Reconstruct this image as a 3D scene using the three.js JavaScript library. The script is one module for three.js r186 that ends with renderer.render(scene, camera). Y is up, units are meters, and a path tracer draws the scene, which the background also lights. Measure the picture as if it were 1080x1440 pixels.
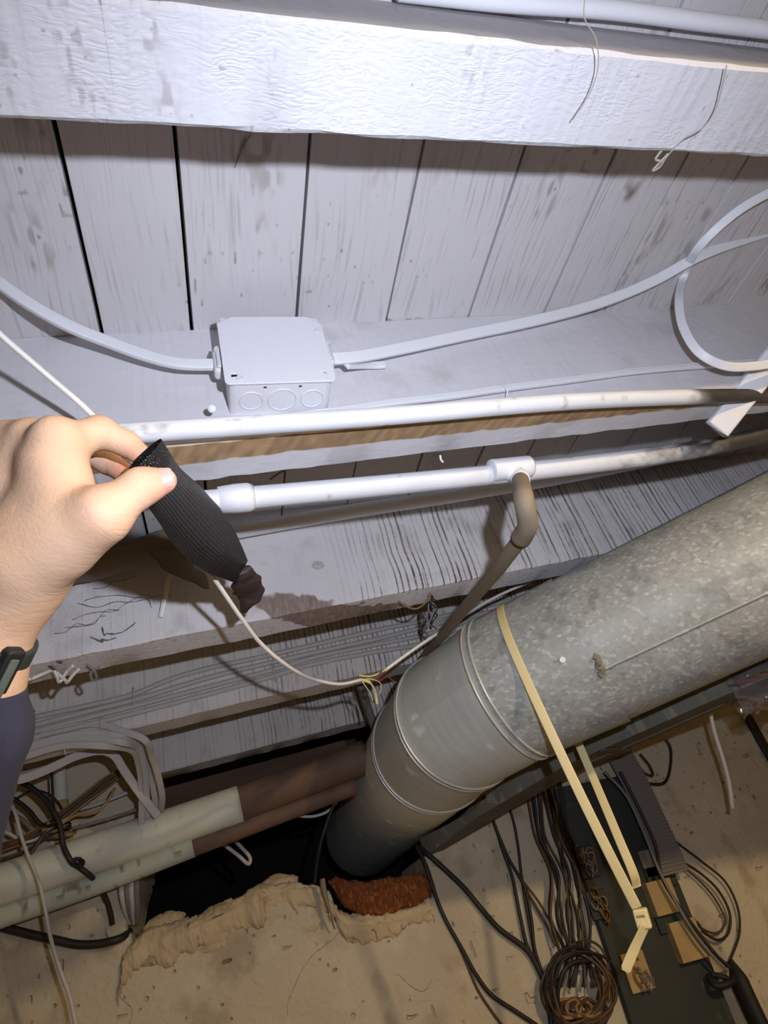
import * as THREE from 'three';
import { RoundedBoxGeometry } from 'three/addons/geometries/RoundedBoxGeometry.js';
import { MarchingCubes } from 'three/addons/objects/MarchingCubes.js';
import { mergeGeometries, mergeVertices, toCreasedNormals } from 'three/addons/utils/BufferGeometryUtils.js';
import { Brush, Evaluator, SUBTRACTION } from 'three-bvh-csg';

// ---------------------------------------------------------------- camera, light, exposure
const V3 = (x, y, z) => new THREE.Vector3(x, y, z);
const EYE = 1.5;                                        // camera height above the cellar floor
const scene = new THREE.Scene();
scene.background = new THREE.Color(0x000000);
const FOCAL = 874.62;                                   // in pixels of the 1080 x 1440 frame
const camera = new THREE.PerspectiveCamera(2 * Math.atan(720 / FOCAL) * 180 / Math.PI, 1080 / 1440, 0.02, 20);
camera.position.set(0, EYE, 0);
camera.rotation.set(0.559315, -0.378087, -0.356627, 'YXZ');
camera.updateMatrixWorld(true);
scene.add(camera);

const renderer = new THREE.WebGLRenderer({ antialias: true });
renderer.toneMapping = THREE.LinearToneMapping;
renderer.toneMappingExposure = 1.0;
renderer.shadowMap.enabled = true;

// hand torch held up beside the camera: the hard cool light
const TORCH = V3(0.105, EYE + 0.065, 0.045), AIM = V3(0.105 + 0.33, EYE + 0.065 + 0.43, 0.045 - 0.84);
const torchLight = new THREE.SpotLight(0xe6edff, 2.3, 0, 1.27, 1, 2);
torchLight.position.copy(TORCH); torchLight.target.position.copy(AIM);
torchLight.castShadow = true; torchLight.shadow.radius = 0.45; torchLight.shadow.bias = -0.0005;
scene.add(torchLight, torchLight.target);

// bare warm bulb hanging under the joists behind the camera
const BULB = V3(1.0, EYE + 0.478, 0.37);
const bulbLight = new THREE.PointLight(0xffdda6, 5.0, 0, 2);
bulbLight.position.copy(BULB); bulbLight.castShadow = true; bulbLight.shadow.radius = 1.6;
scene.add(bulbLight);

// ---------------------------------------------------------------- helpers
let seed = 12345;
const rnd = () => { seed = (seed * 1664525 + 1013904223) >>> 0; return seed / 4294967296; };
const rr = (a, b) => a + (b - a) * rnd();
const clamp = (x, a = 0, b = 1) => Math.min(b, Math.max(a, x));
const smooth = (a, b, x) => { const t = clamp((x - a) / (b - a)); return t * t * (3 - 2 * t); };
const mix = (a, b, t) => a + (b - a) * t;
function hash(x, y, s) { let h = (x * 374761393 + y * 668265263 + s * 974634777) | 0; h = Math.imul(h ^ (h >>> 13), 1274126177); h ^= h >>> 16; return (h >>> 0) / 4294967296; }
function vn(x, y, px, py, s) {                          // value noise, periodic in px, py cells
  const xi = Math.floor(x), yi = Math.floor(y), fx = x - xi, fy = y - yi;
  const a = ((xi % px) + px) % px, b = (a + 1) % px, c = ((yi % py) + py) % py, d = (c + 1) % py;
  const u = fx * fx * (3 - 2 * fx), v = fy * fy * (3 - 2 * fy);
  return mix(mix(hash(a, c, s), hash(b, c, s), u), mix(hash(a, d, s), hash(b, d, s), u), v);
}
function fbm(u, v, fx, fy, s, oct = 4) {
  let t = 0, a = 0.5, n = 0;
  for (let o = 0; o < oct; o++) { t += a * vn(u * fx, v * fy, fx, fy, s + o * 17); n += a; a *= 0.5; fx *= 2; fy *= 2; }
  return t / n;
}
const n3 = (x, y, z, s = 1) => (vn(x, y, 4096, 4096, s) + vn(y + 31.7, z, 4096, 4096, s + 5) + vn(z + 11.3, x, 4096, 4096, s + 9)) / 1.5 - 1;

function tex(w, h, fn, srgb = true) {
  const d = new Uint8Array(w * h * 4);
  for (let j = 0; j < h; j++) for (let i = 0; i < w; i++) {
    const c = fn((i + 0.5) / w, (j + 0.5) / h), k = (j * w + i) * 4;
    if (typeof c === 'number') d[k] = d[k + 1] = d[k + 2] = clamp(c, 0, 1) * 255;
    else { d[k] = clamp(c[0], 0, 255); d[k + 1] = clamp(c[1], 0, 255); d[k + 2] = clamp(c[2], 0, 255); }
    d[k + 3] = 255;
  }
  const t = new THREE.DataTexture(d, w, h, THREE.RGBAFormat);
  t.wrapS = t.wrapT = THREE.RepeatWrapping; t.magFilter = THREE.LinearFilter; t.minFilter = THREE.LinearMipmapLinearFilter; t.generateMipmaps = true;
  if (srgb) t.colorSpace = THREE.SRGBColorSpace;
  t.needsUpdate = true;
  return t;
}
const mul = (c, f) => [c[0] * f, c[1] * f, c[2] * f];
const mixc = (a, b, t) => [mix(a[0], b[0], t), mix(a[1], b[1], t), mix(a[2], b[2], t)];
const std = (o) => new THREE.MeshStandardMaterial({ roughness: 0.8, metalness: 0, side: THREE.DoubleSide, ...o });

// pixel of the frame -> point in the cellar, on a plane: at height y (above the eye), at depth z, at side x, or at distance c ahead
const CM = camera.matrixWorld;
function ray(px, py) { return V3((px - 540) / FOCAL, (720 - py) / FOCAL, -1).transformDirection(CM).multiplyScalar(Math.hypot((px - 540) / FOCAL, (720 - py) / FOCAL, 1)); }
const lift = (v) => V3(v.x, v.y + EYE, v.z);
const PY = (px, py, y) => { const d = ray(px, py); return lift(d.multiplyScalar(y / d.y)); };
const PZ = (px, py, z) => { const d = ray(px, py); return lift(d.multiplyScalar(z / d.z)); };
const PC = (px, py, c) => lift(ray(px, py).multiplyScalar(c));
const W3 = (x, y, z) => V3(x, y + EYE, z);

const used = {};
function numbered(n) { if (!(n in used)) { used[n] = 0; return n; } used[n]++; return n + '_' + String(used[n]).padStart(3, '0'); }
function mesh(name, geo, mat, parent = scene) {
  const m = new THREE.Mesh(geo, mat); m.name = parent === scene ? numbered(name) : name;
  m.castShadow = m.receiveShadow = true; parent.add(m); return m;
}
function tag(o, label, category, group) { o.userData.label = label; o.userData.category = category; if (group) o.userData.group = group; return o; }
function thing(name, label, category, group) { const g = new THREE.Group(); g.name = numbered(name); scene.add(g); return tag(g, label, category, group); }
function structure(o) { o.userData.kind = 'structure'; return o; }
function setting(name) { const g = new THREE.Group(); g.name = name; scene.add(g); g.userData.kind = 'structure'; return g; }

function boxUV(g, s = 1, ou = 0, ov = 0) {              // uv in metres / s from the dominant normal
  if (g.index) g = g.toNonIndexed();
  const p = g.attributes.position, uv = new Float32Array(p.count * 2), a = V3(), b = V3(), c = V3();
  for (let i = 0; i < p.count; i += 3) {
    a.fromBufferAttribute(p, i); b.fromBufferAttribute(p, i + 1); c.fromBufferAttribute(p, i + 2);
    const n = b.clone().sub(a).cross(c.clone().sub(a)), x = Math.abs(n.x), y = Math.abs(n.y), z = Math.abs(n.z);
    [a, b, c].forEach((q, k) => {
      const [u, v] = y >= x && y >= z ? [q.x, q.z] : z >= x ? [q.x, q.y] : [q.z, q.y];
      uv[(i + k) * 2] = u / s + ou; uv[(i + k) * 2 + 1] = v / s + ov;
    });
  }
  g.setAttribute('uv', new THREE.BufferAttribute(uv, 2));
  return g;
}
function gridGeo(nu, nv, fn, closeV = false) {          // fn(i, j) -> [Vector3, u, v]
  const pos = [], uv = [], idx = [];
  for (let i = 0; i <= nu; i++) for (let j = 0; j <= nv; j++) { const [p, u, v] = fn(i, j); pos.push(p.x, p.y, p.z); uv.push(u, v); }
  for (let i = 0; i < nu; i++) for (let j = 0; j < nv; j++) { const a = i * (nv + 1) + j, b = a + nv + 1; idx.push(a, b, a + 1, b, b + 1, a + 1); }
  const g = new THREE.BufferGeometry();
  g.setAttribute('position', new THREE.Float32BufferAttribute(pos, 3)); g.setAttribute('uv', new THREE.Float32BufferAttribute(uv, 2)); g.setIndex(idx);
  g.computeVertexNormals();
  if (closeV) {                                         // one normal along the seam
    const N = g.attributes.normal;
    for (let i = 0; i <= nu; i++) { const a = i * (nv + 1), b = a + nv; const x = N.getX(a) + N.getX(b), y = N.getY(a) + N.getY(b), z = N.getZ(a) + N.getZ(b), l = Math.hypot(x, y, z) || 1; N.setXYZ(a, x / l, y / l, z / l); N.setXYZ(b, x / l, y / l, z / l); }
  }
  return g;
}
// a bar of elliptical or boxy section swept along a smooth line
function sweep(pts, o = {}) {
  const { w = 0.006, h = w, hint = null, seg = Math.max(8, pts.length * 6), n = 8, square = false, scale = null, straight = false, cap = true } = o;
  let P;
  if (straight) { P = pts; } else { const c = new THREE.CatmullRomCurve3(pts, false, 'centripetal'); P = c.getSpacedPoints(seg); }
  const N = P.length, T = P.map((p, i) => P[Math.min(N - 1, i + 1)].clone().sub(P[Math.max(0, i - 1)]).normalize());
  let up = hint ? V3(0, 1, 0) : Math.abs(T[0].y) < 0.9 ? V3(0, 1, 0) : V3(1, 0, 0);
  let len = 0; const L = P.map((p, i) => (i ? (len += p.distanceTo(P[i - 1])) : 0));
  const rows = P.map((p, i) => {
    const base = hint ? (typeof hint === 'function' ? hint(p) : hint) : up;
    const s = T[i].clone().cross(base).normalize(); const u = s.clone().cross(T[i]).normalize(); up = u;
    const k = scale ? scale(i / (N - 1)) : 1, kw = Array.isArray(k) ? k[0] : k, kh = Array.isArray(k) ? k[1] : k;
    return [p, s.multiplyScalar(w / 2 * kw), u.multiplyScalar(h / 2 * kh)];
  });
  const e = square ? 0.35 : 1, sp = (x) => Math.sign(x) * Math.pow(Math.abs(x), e);
  const per = Math.PI * (w + h) / 2;
  const at = (i, a, k = 1) => rows[i][0].clone().addScaledVector(rows[i][1], sp(Math.cos(a)) * k).addScaledVector(rows[i][2], sp(Math.sin(a)) * k);
  const R = cap ? N + 1 : N - 1;
  return gridGeo(R, n, (i, j) => {
    const q = cap ? clamp(i - 1, 0, N - 1) : i, k = cap && (i === 0 || i === R) ? 0.02 : 1;
    return [at(q, j / n * Math.PI * 2, k), L[q], j / n * per];
  }, true);
}
function pipe(a, b, r, n = 28, seg = 1) {               // plain round bar between two points
  const pts = []; for (let i = 0; i <= seg; i++) pts.push(a.clone().lerp(b, i / seg));
  return sweep(pts, { w: 2 * r, straight: true, n });
}
function rbox(w, h, d, r = 0.002, s = 2) { return new RoundedBoxGeometry(w, h, d, s, r); }
const path = (list, f) => list.map(f);
const csg = new Evaluator(); csg.useGroups = false;
function cut(geo, ...holes) {                           // geo less the holes
  let a = new Brush(geo); a.updateMatrixWorld();
  for (const h of holes) { const b = new Brush(h); b.updateMatrixWorld(); a = csg.evaluate(a, b, SUBTRACTION); }
  return a.geometry;
}

// ---------------------------------------------------------------- surfaces
// painted boards: white wash over fine grain, with knots, smudges and bare specks (tile 1 m x 1 m, grain along v)
const KN = []; for (let i = 0; i < 12; i++) KN.push([rnd(), rnd(), rr(0.007, 0.017)]);
const knot = (u, v) => {
  let k = 0;
  for (const [a, b, r] of KN) {
    let du = Math.abs(u - a), dv = Math.abs(v - b); du = Math.min(du, 1 - du); dv = Math.min(dv, 1 - dv) * 0.8;
    const d = Math.hypot(du, dv) / r; if (d > 1.5) continue;
    k = Math.max(k, (d < 1.25 ? Math.pow(0.5 + 0.5 * Math.cos(d * 15 + vn(u * 200, v * 200, 200, 200, 3) * 3), 4) * 0.5 : 0) + (d < 0.25 ? 0.35 : 0));
  }
  return k;
};
const grainAt = (u, v) => {
  const wob = fbm(u, v, 6, 3, 41, 3) * 0.05;
  return vn((u + wob) * 512, v * 16, 512, 16, 7) * 0.55 + vn((u + wob) * 330, v * 24, 330, 24, 8) * 0.45;
};
const plankTex = tex(1024, 1024, (u, v) => {
  const g = grainAt(u, v);
  let c = mixc([196, 194, 196], [184, 181, 183], fbm(u, v, 5, 5, 21, 4));  // toned below the farther joists, offsetting the torch's falloff in the colour
  c = mul(c, 1 - 0.10 * smooth(0.52, 0.9, g) * smooth(0.3, 0.7, fbm(u, v, 20, 14, 22, 3)));
  const sm = smooth(0.63, 0.82, fbm(u, v, 16, 9, 23, 5)) * smooth(0.35, 0.65, vn(u * 190, v * 60, 190, 60, 6));
  c = mixc(c, [118, 108, 98], sm * 0.42);
  c = mixc(c, [95, 84, 74], smooth(0.86, 0.97, vn(u * 150, v * 90, 150, 90, 31)) * 0.45 * smooth(0.45, 0.7, fbm(u, v, 8, 8, 32, 3)));
  return mixc(c, [110, 99, 86], knot(u, v) * 0.75);
});
const plankBump = tex(1024, 1024, (u, v) => clamp(0.55 + 0.25 * (fbm(u, v, 60, 60, 25, 3) - 0.5) - 0.4 * smooth(0.55, 0.85, grainAt(u, v)) - 0.4 * knot(u, v)), false);
const M = {};
M.plank = std({ map: plankTex, bumpMap: plankBump, bumpScale: 0.0012, roughness: 0.75 });

// joist faces, unrolled: u along the joist, v round it from the top of the near face (near face 0..0.19 m, underside 0.19..0.255 m), map height 0.5 m
const roughTex = tex(2048, 1024, (u, v) => {            // tile 0.8 m x 0.5 m: thick white paint on band-sawn wood
  let c = mixc([182, 182, 186], [173, 173, 178], fbm(u, v, 8, 5, 51, 4));  // duller than the farther joists, so the colour offsets the torch's falloff
  const col = smooth(0.5, 0.75, vn(u * 34 + 0.4 * Math.sin(v * 9), v * 3, 34, 3, 52));
  const scuff = smooth(0.55, 0.85, vn(u * 240 + v * 6, v * 60, 4096, 60, 53)) * col * smooth(0.42, 0.6, fbm(u, v, 14, 8, 54, 3));
  c = mixc(c, [140, 136, 140], scuff * 0.65);
  return mixc(c, [120, 110, 100], smooth(0.93, 0.99, vn(u * 120, v * 80, 120, 80, 55)) * 0.5);
});
const roughBump = tex(2048, 1024, (u, v) => {
  const w = fbm(u, v, 40, 25, 61, 3);
  const wr = Math.pow(1 - Math.abs(2 * vn(u * 130 + w * 2, v * 300 + w * 5, 130, 300, 62) - 1), 2);
  const col = vn((u + 0.02 * v) * 60, v * 3, 60, 3, 63);
  return clamp(0.2 + 0.28 * wr * smooth(0.05, 0.75, fbm(u, v, 22, 14, 64, 3)) + 0.22 * smooth(0.3, 0.7, vn(u * 130 + v * 4, v * 5, 4096, 5, 67)) + 0.2 * col + 0.25 * (fbm(u, v, 150, 110, 65, 2) - 0.5));
}, false);
M.whiteJoist = std({ map: roughTex, bumpMap: roughBump, bumpScale: 0.0013, roughness: 0.6 });
const U0 = -0.8, UL = 2.4;                              // the joists below carry one map over x = -0.8 .. 1.6 m
const sawn = (x, v, s) => {                             // upright saw kerfs where the paint did not reach
  const t = x + 0.05 * (v - 0.2) + 0.004 * (vn(x * 8, v * 20, 4096, 4096, s + 9) - 0.5);
  const q = (t + 5) * 88 + 0.5 * vn((t + 5) * 30, 1, 4096, 4096, s + 4), id = Math.floor(q), f = Math.abs(q - id - 0.5) * 2;
  const wd = 0.14 + 0.32 * hash(id, 3, s), st = hash(id, 7, s);
  const line = (1 - smooth(wd * 0.5, wd, f)) * smooth(0.15, 0.6, st) + 0.45 * smooth(0.72, 0.95, vn((t + 5) * 240, v * 12, 4096, 4096, s + 1));
  return clamp(line * smooth(0.12, 0.5, vn(id * 0.61, v * 22, 4096, 4096, s + 2) * 0.7 + 0.3 * vn((t + 5) * 300, v * 120, 4096, 4096, s + 3)));
};
function joistTex(env, base, patch, s, dirt = 1) {
  return tex(2048, 512, (u, vv) => {
    const x = U0 + u * UL, v = vv * 0.5;
    let c = mixc(base[0], base[1], fbm(u, vv, 12, 3, s, 4));
    c = mixc(c, [140, 130, 124], smooth(0.58, 0.85, fbm(u, vv, 40, 9, s + 3, 5)) * 0.22);
    if (v < 0.192) c = mixc(c, [74, 64, 58], 0.8 * sawn(x, v, s + 5) * env(x, v) * (0.55 + 0.45 * vn((x + 5) * 60, v * 60, 4096, 4096, s + 6)));
    else c = mixc(c, [150, 140, 130], smooth(0.6, 0.9, vn((x + 5) * 260, v * 200, 4096, 4096, s + 7)) * 0.25 * dirt);
    return patch ? patch(c, x, v) : c;
  });
}
const joistBump = tex(2048, 512, (u, vv) => {
  const x = U0 + u * UL, v = vv * 0.5;
  return clamp(0.6 - 0.35 * sawn(x, v, 105) * (v < 0.192 ? 1 : 0) + 0.4 * (fbm(u, vv, 500, 120, 71, 3) - 0.5) + 0.15 * (fbm(u, vv, 60, 10, 72, 3) - 0.5));
}, false);
const softBump = tex(1024, 512, (u, v) => clamp(0.5 + 0.5 * (fbm(u, v, 300, 60, 73, 3) - 0.5) + 0.3 * (fbm(u, v, 30, 30, 74, 4) - 0.5)), false);
const bare = (c, x, v) => {                             // sharp-edged shadow painted brown beside the knot, on the face and the underside
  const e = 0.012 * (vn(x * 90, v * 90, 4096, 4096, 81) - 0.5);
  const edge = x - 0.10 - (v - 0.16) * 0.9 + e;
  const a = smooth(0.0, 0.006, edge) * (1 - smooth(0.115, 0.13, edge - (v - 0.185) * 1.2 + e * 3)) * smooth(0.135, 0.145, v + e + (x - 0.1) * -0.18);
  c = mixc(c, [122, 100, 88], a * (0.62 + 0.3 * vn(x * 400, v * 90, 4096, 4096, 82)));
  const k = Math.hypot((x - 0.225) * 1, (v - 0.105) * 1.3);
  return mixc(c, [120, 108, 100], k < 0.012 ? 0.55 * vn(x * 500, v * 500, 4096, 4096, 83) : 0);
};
const lilac = [[206, 205, 209], [192, 190, 194]], greyed = [[214, 210, 207], [192, 187, 183]];  // joist whites stepped by distance: the colour makes up for torch falloff
const mask = (c, x, v) => {                             // underside strip the pipe kept free of paint, with its shadow painted in
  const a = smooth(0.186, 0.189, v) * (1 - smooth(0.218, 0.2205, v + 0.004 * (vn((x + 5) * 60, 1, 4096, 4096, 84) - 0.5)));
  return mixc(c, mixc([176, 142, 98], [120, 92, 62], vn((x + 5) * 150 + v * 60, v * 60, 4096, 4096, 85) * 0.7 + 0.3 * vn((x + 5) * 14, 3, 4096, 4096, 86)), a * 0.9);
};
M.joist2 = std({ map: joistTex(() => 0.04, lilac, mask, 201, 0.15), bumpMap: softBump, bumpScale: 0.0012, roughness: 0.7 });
M.joist3 = std({ map: joistTex((x, v) => smooth(0.24, 0.46, x + 0.06 * vn(x * 12, v * 14, 4096, 4096, 90)) * mix(1, 0.55, smooth(0.9, 1.3, x)) + 0.5 * smooth(0.1, 0.19, v) * smooth(0.2, 0.34, x) * (1 - smooth(0.4, 0.6, x)), [[232, 230, 231], [212, 208, 209]], bare, 105), bumpMap: joistBump, bumpScale: 0.0018, roughness: 0.7 });  // base whiter than the nearer joists, offsetting the torch's falloff
M.joist4 = std({ map: joistTex((x, v) => 0.9 * smooth(0.0, 0.35, x) + 0.25, greyed, null, 105), bumpMap: joistBump, bumpScale: 0.0016, roughness: 0.8 });
M.rawWood = std({ color: 0x5d4c3c, roughness: 0.9, bumpMap: softBump, bumpScale: 0.001 });

// plaster: beige wash, patches, pits and stains (tile 1 m)
const plasterTex = tex(1024, 1024, (u, v) => {
  let c = mixc([188, 178, 156], [170, 158, 136], fbm(u, v, 4, 4, 301, 5));
  c = mixc(c, [128, 113, 92], smooth(0.58, 0.8, fbm(u, v, 11, 11, 302, 5)) * 0.45);
  c = mixc(c, [196, 186, 165], smooth(0.62, 0.8, fbm(u, v, 15, 15, 303, 4)) * 0.4);
  c = mixc(c, [78, 66, 54], smooth(0.9, 0.98, vn(u * 70, v * 70, 70, 70, 304)) * 0.5 * smooth(0.5, 0.65, fbm(u, v, 7, 7, 305, 3)));
  return c;
});
const plasterBump = tex(1024, 1024, (u, v) => clamp(0.5 + 0.7 * (fbm(u, v, 9, 9, 311, 6) - 0.5) + 0.2 * (fbm(u, v, 120, 120, 312, 2) - 0.5) - 0.5 * smooth(0.9, 0.98, vn(u * 70, v * 70, 70, 70, 304))), false);
M.plaster = std({ map: plasterTex, bumpMap: plasterBump, bumpScale: 0.010, roughness: 0.92 });
M.mortar = std({ map: plasterTex, color: 0xfff6e6, bumpMap: plasterBump, bumpScale: 0.01, roughness: 0.95 });
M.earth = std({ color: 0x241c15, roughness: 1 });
M.crack = std({ color: 0x4c4032, roughness: 1 });
M.floor = std({ color: 0x8d8375, roughness: 0.9, bumpMap: plasterBump, bumpScale: 0.004 });

// galvanised sheet: angular zinc crystals (tile 0.6 m)
const SP = 110; const pts = []; for (let i = 0; i < SP * SP; i++) pts.push([rnd(), rnd(), rnd()]);
function spangle(u, v) {
  const x = u * SP, y = v * SP, xi = Math.floor(x), yi = Math.floor(y); let best = 9, val = 0;
  for (let b = -1; b <= 1; b++) for (let a = -1; a <= 1; a++) {
    const p = pts[((yi + b + SP) % SP) * SP + ((xi + a + SP) % SP)], dx = xi + a + p[0] - x, dy = yi + b + p[1] - y, d = Math.abs(dx) * 0.7 + Math.abs(dy) + 0.3 * Math.abs(dx + dy);
    if (d < best) { best = d; val = p[2]; }
  }
  return val;
}
const zincTex = tex(1024, 1024, (u, v) => {
  const s = spangle(u, v), f = fbm(u, v, 5, 5, 401, 4);
  let g = 158 + 18 * (s - 0.5) + (s > 0.88 ? 22 * vn(u * 400, v * 400, 400, 400, 405) : 0) - 20 * (f - 0.5) + 10 * (vn(u * 500, v * 500, 500, 500, 404) - 0.5);
  g -= 16 * smooth(0.6, 0.8, fbm(u, v, 24, 24, 402, 3));
  return [g * 0.975, g, g * 0.985];
});
const zincRough = tex(1024, 1024, (u, v) => 0.58 + 0.18 * (spangle(u, v) - 0.5) + 0.2 * (fbm(u, v, 9, 9, 403, 4) - 0.5), false);
M.zinc = std({ map: zincTex, roughnessMap: zincRough, roughness: 1, metalness: 0.12 });
M.zincPlain = std({ map: sheetTexOf(196), roughnessMap: zincRough, roughness: 1, metalness: 0.12 });
function sheetTexOf(g0) { return tex(512, 512, (u, v) => { const f = fbm(u, v, 6, 6, 411, 5), s = vn(u * 200, v * 8, 200, 8, 412); const g = g0 + 26 * (f - 0.5) + 10 * (s - 0.5) + 34 * smooth(0.66, 0.8, fbm(u, v, 14, 14, 413, 4)); return [g * 0.99, g, g * 0.95]; }); }
const sheetTex = sheetTexOf(132);
M.sheet = std({ map: sheetTexOf(222), roughness: 0.4, metalness: 0.05 });
M.bead = std({ color: 0xc4c5bd, roughness: 0.35, metalness: 0.3 });
M.boxDuct = std({ map: sheetTex, color: 0xb8b4aa, roughness: 0.8 });

// sprayed pipes: white paint that thins out to grimy metal (u in metres along the pipe)
function sprayed(at, soft, len, s) {
  return tex(1024, 64, (u, v) => {
    const x = u * len;
    let c = mixc([222, 226, 232], [206, 209, 214], fbm(u, v, 30, 2, s, 3));
    c = mixc(c, [150, 140, 132], smooth(0.68, 0.85, fbm(u, v, 70, 5, s + 1, 4)) * 0.5);
    const e = smooth(at - soft, at + soft, x + soft * 1.6 * (fbm(u, v, 60, 6, s + 2, 4) - 0.5));
    return mixc(c, mixc([42, 38, 36], [66, 61, 58], fbm(u, v, 80, 6, s + 3, 3)), e);
  });
}
const flat = (hex, rough = 0.6, o = {}) => std({ color: hex, roughness: rough, ...o });
M.white = std({ color: 0xd9dbe0, roughness: 0.55, bumpMap: softBump, bumpScale: 0.0004 });
M.cable = std({ color: 0xd2d4d8, roughness: 0.5 });
M.cableGrey = std({ color: 0xaeaaa5, roughness: 0.7 });
M.cableDark = std({ color: 0x6f6a66, roughness: 0.75 });
M.boxPaint = std({ color: 0xd5d5da, roughness: 0.5, bumpMap: softBump, bumpScale: 0.0003 });
M.black = flat(0x0d0c0c, 0.7); M.wire = flat(0x1d1815, 0.6); M.brownWire = flat(0x4a3524, 0.65); M.tanWire = flat(0x8a6d43, 0.65);
M.wireWhite = flat(0xe4e0d8, 0.45); M.steel = flat(0x8e8e8c, 0.4, { metalness: 0.7 });
M.strap = flat(0xd9c995, 0.5); M.strap.side = THREE.DoubleSide;
const coarse = tex(256, 256, (u, v) => clamp(0.5 + 0.9 * (fbm(u, v, 24, 24, 501, 4) - 0.5)), false);
M.copper = std({ color: 0x7d705f, roughness: 0.75, metalness: 0.15, bumpMap: coarse, bumpScale: 0.0006 });
M.brownPipe = std({ map: tex(512, 64, (u, v) => mixc([112, 86, 66], [78, 60, 48], fbm(u, v, 24, 3, 511, 4))), roughness: 0.75 });
M.wrapWhite = std({ map: tex(512, 128, (u, v) => mixc(mixc([202, 204, 190], [182, 183, 168], fbm(u, v, 8, 3, 521, 4)), [140, 134, 118], smooth(0.62, 0.8, fbm(u, v, 60, 60, 522, 4)) * 0.3)), roughness: 0.8, bumpMap: coarse, bumpScale: 0.0008 });
M.paleGreen = std({ map: tex(512, 64, (u, v) => mixc(mixc([172, 178, 164], [150, 155, 142], fbm(u, v, 12, 2, 531, 4)), [84, 74, 66], smooth(0.64, 0.76, fbm(u, v, 60, 30, 532, 4)) * 0.6)), roughness: 0.8 });
M.paper = std({ map: tex(256, 256, (u, v) => mixc([148, 136, 120], [104, 92, 78], fbm(u, v, 8, 8, 541, 5))), roughness: 0.9, bumpMap: coarse, bumpScale: 0.002 });
M.board = std({ map: tex(512, 512, (u, v) => mixc(mixc([46, 52, 49], [32, 37, 35], fbm(u, v, 6, 6, 551, 4)), [78, 78, 60], smooth(0.66, 0.85, fbm(u, v, 18, 18, 552, 4)) * 0.4)), roughness: 0.7 });
M.tan = std({ map: tex(128, 128, (u, v) => mixc([172, 146, 100], [150, 124, 82], fbm(u, v, 8, 8, 561, 4))), roughness: 0.8 });
M.brass = flat(0x86653a, 0.5, { metalness: 0.4 });
M.wool = std({ map: tex(512, 512, (u, v) => mixc(mixc([150, 82, 34], [96, 46, 20], fbm(u, v, 16, 16, 571, 5)), [196, 140, 72], smooth(0.6, 0.8, vn(u * 120, v * 30, 120, 30, 572)) * 0.45)), roughness: 1, bumpMap: coarse, bumpScale: 0.004 });
M.thread = flat(0x8a847b, 0.9);

// ---------------------------------------------------------------- the setting
const JB = 0.47, DK = 0.658, WZ = -1.69;                // joist underside, board underside (above the eye), face of the back wall
const XL = -1.7, XR = 2.5, ZB = 2.3;
const ceiling = setting('ceiling');
{
  const gaps = [-0.054, 0.049, 0.180, 0.306, 0.432, 0.557, 0.666, 0.767, 0.911];
  let x = -0.054; const left = []; while (x > XL) { x -= rr(0.1, 0.135); left.push(x); }
  x = 0.911; const right = []; while (x < XR) { x += rr(0.1, 0.135); right.push(x); }
  const E = [...left.reverse(), ...gaps, ...right];
  for (let i = 0; i + 1 < E.length; i++) {
    const wide = E[i] < 0.1 ? 0.0023 : 0.0019, wr = E[i + 1] < 0.1 ? 0.0023 : 0.0019;
    const x0 = E[i] + wide, x1 = E[i + 1] - wr, c = 0.0006, dy = rr(-0.0006, 0.0006), sk = rr(-0.001, 0.001);
    const N = 46, z0 = ZB, z1 = -3.0, ou = rnd(), ov = rnd();
    const sec = [[0, 0.022], [0, c], [c, 0], [0.5, 0], [1, 0], [1, c], [1, 0.022]];
    const g = gridGeo(N, sec.length - 1, (a, b) => {
      const z = mix(z0, z1, a / N), s = sec[b], ed = 0.0012 * (vn(z * 30, i * 7.3 + (b < 3 ? 0 : 3), 4096, 4096, 77) - 0.5);
      const xx = b < 3 ? x0 + (b === 2 ? c : 0) + ed : b === 3 ? (x0 + x1) / 2 : x1 - (b === 4 ? c : 0) + ed;
      return [W3(xx + sk * z, DK + s[1] + dy, z), xx + ou, z + ov];
    });
    mesh('plank', toCreasedNormals(g, 0.4), M.plank, ceiling);
  }
  const slab = new THREE.BoxGeometry(XR - XL + 0.4, 0.06, ZB + 3.4); slab.translate((XL + XR) / 2, EYE + DK + 0.055, (ZB - 3.1) / 2);
  mesh('subfloor', slab, M.earth, ceiling);
}
function joistGeo(zn, zf, x0, x1, jag, uv, lean = 0) {
  const c = 0.003, N = Math.round((x1 - x0) / 0.012), d = DK - JB, w = zn - zf;
  const sec = [[zn - lean, DK, 0], [zn, JB + c, d - c], [zn - c, JB, d], [zf + c, JB, d + w], [zf, JB + c, d + w + c], [zf, DK, 2 * d + w]];
  const g = gridGeo(N, sec.length - 1, (a, b) => {
    const x = mix(x0, x1, a / N), s = sec[b], low = b > 0 && b < 5;
    const j = low ? jag * (vn(x * 45 + b * 3, zn * 50, 4096, 4096, 88) - 0.5) + jag * 0.7 * (vn(x * 9, b + zn * 50, 4096, 4096, 89) - 0.5) : 0;
    return [W3(x, s[1] + j * 0.7, s[0] + j), uv ? (x - U0) / UL : x / 0.8, s[2] / 0.5];
  });
  return toCreasedNormals(g, 0.5);
}
const joist = (name, label, zn, zf, x0, x1, mat, uv, jag = 0.002, lean = 0) => tag(mesh(name, joistGeo(zn, zf, x0, x1, jag, uv, lean), mat), label, 'joist');
joist('ceiling_joist', 'bright white rough-sawn joist across the top of the picture, nearest the camera', -0.134, -0.202, XL, XR, M.whiteJoist, false, 0.0016, 0.034);
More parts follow.
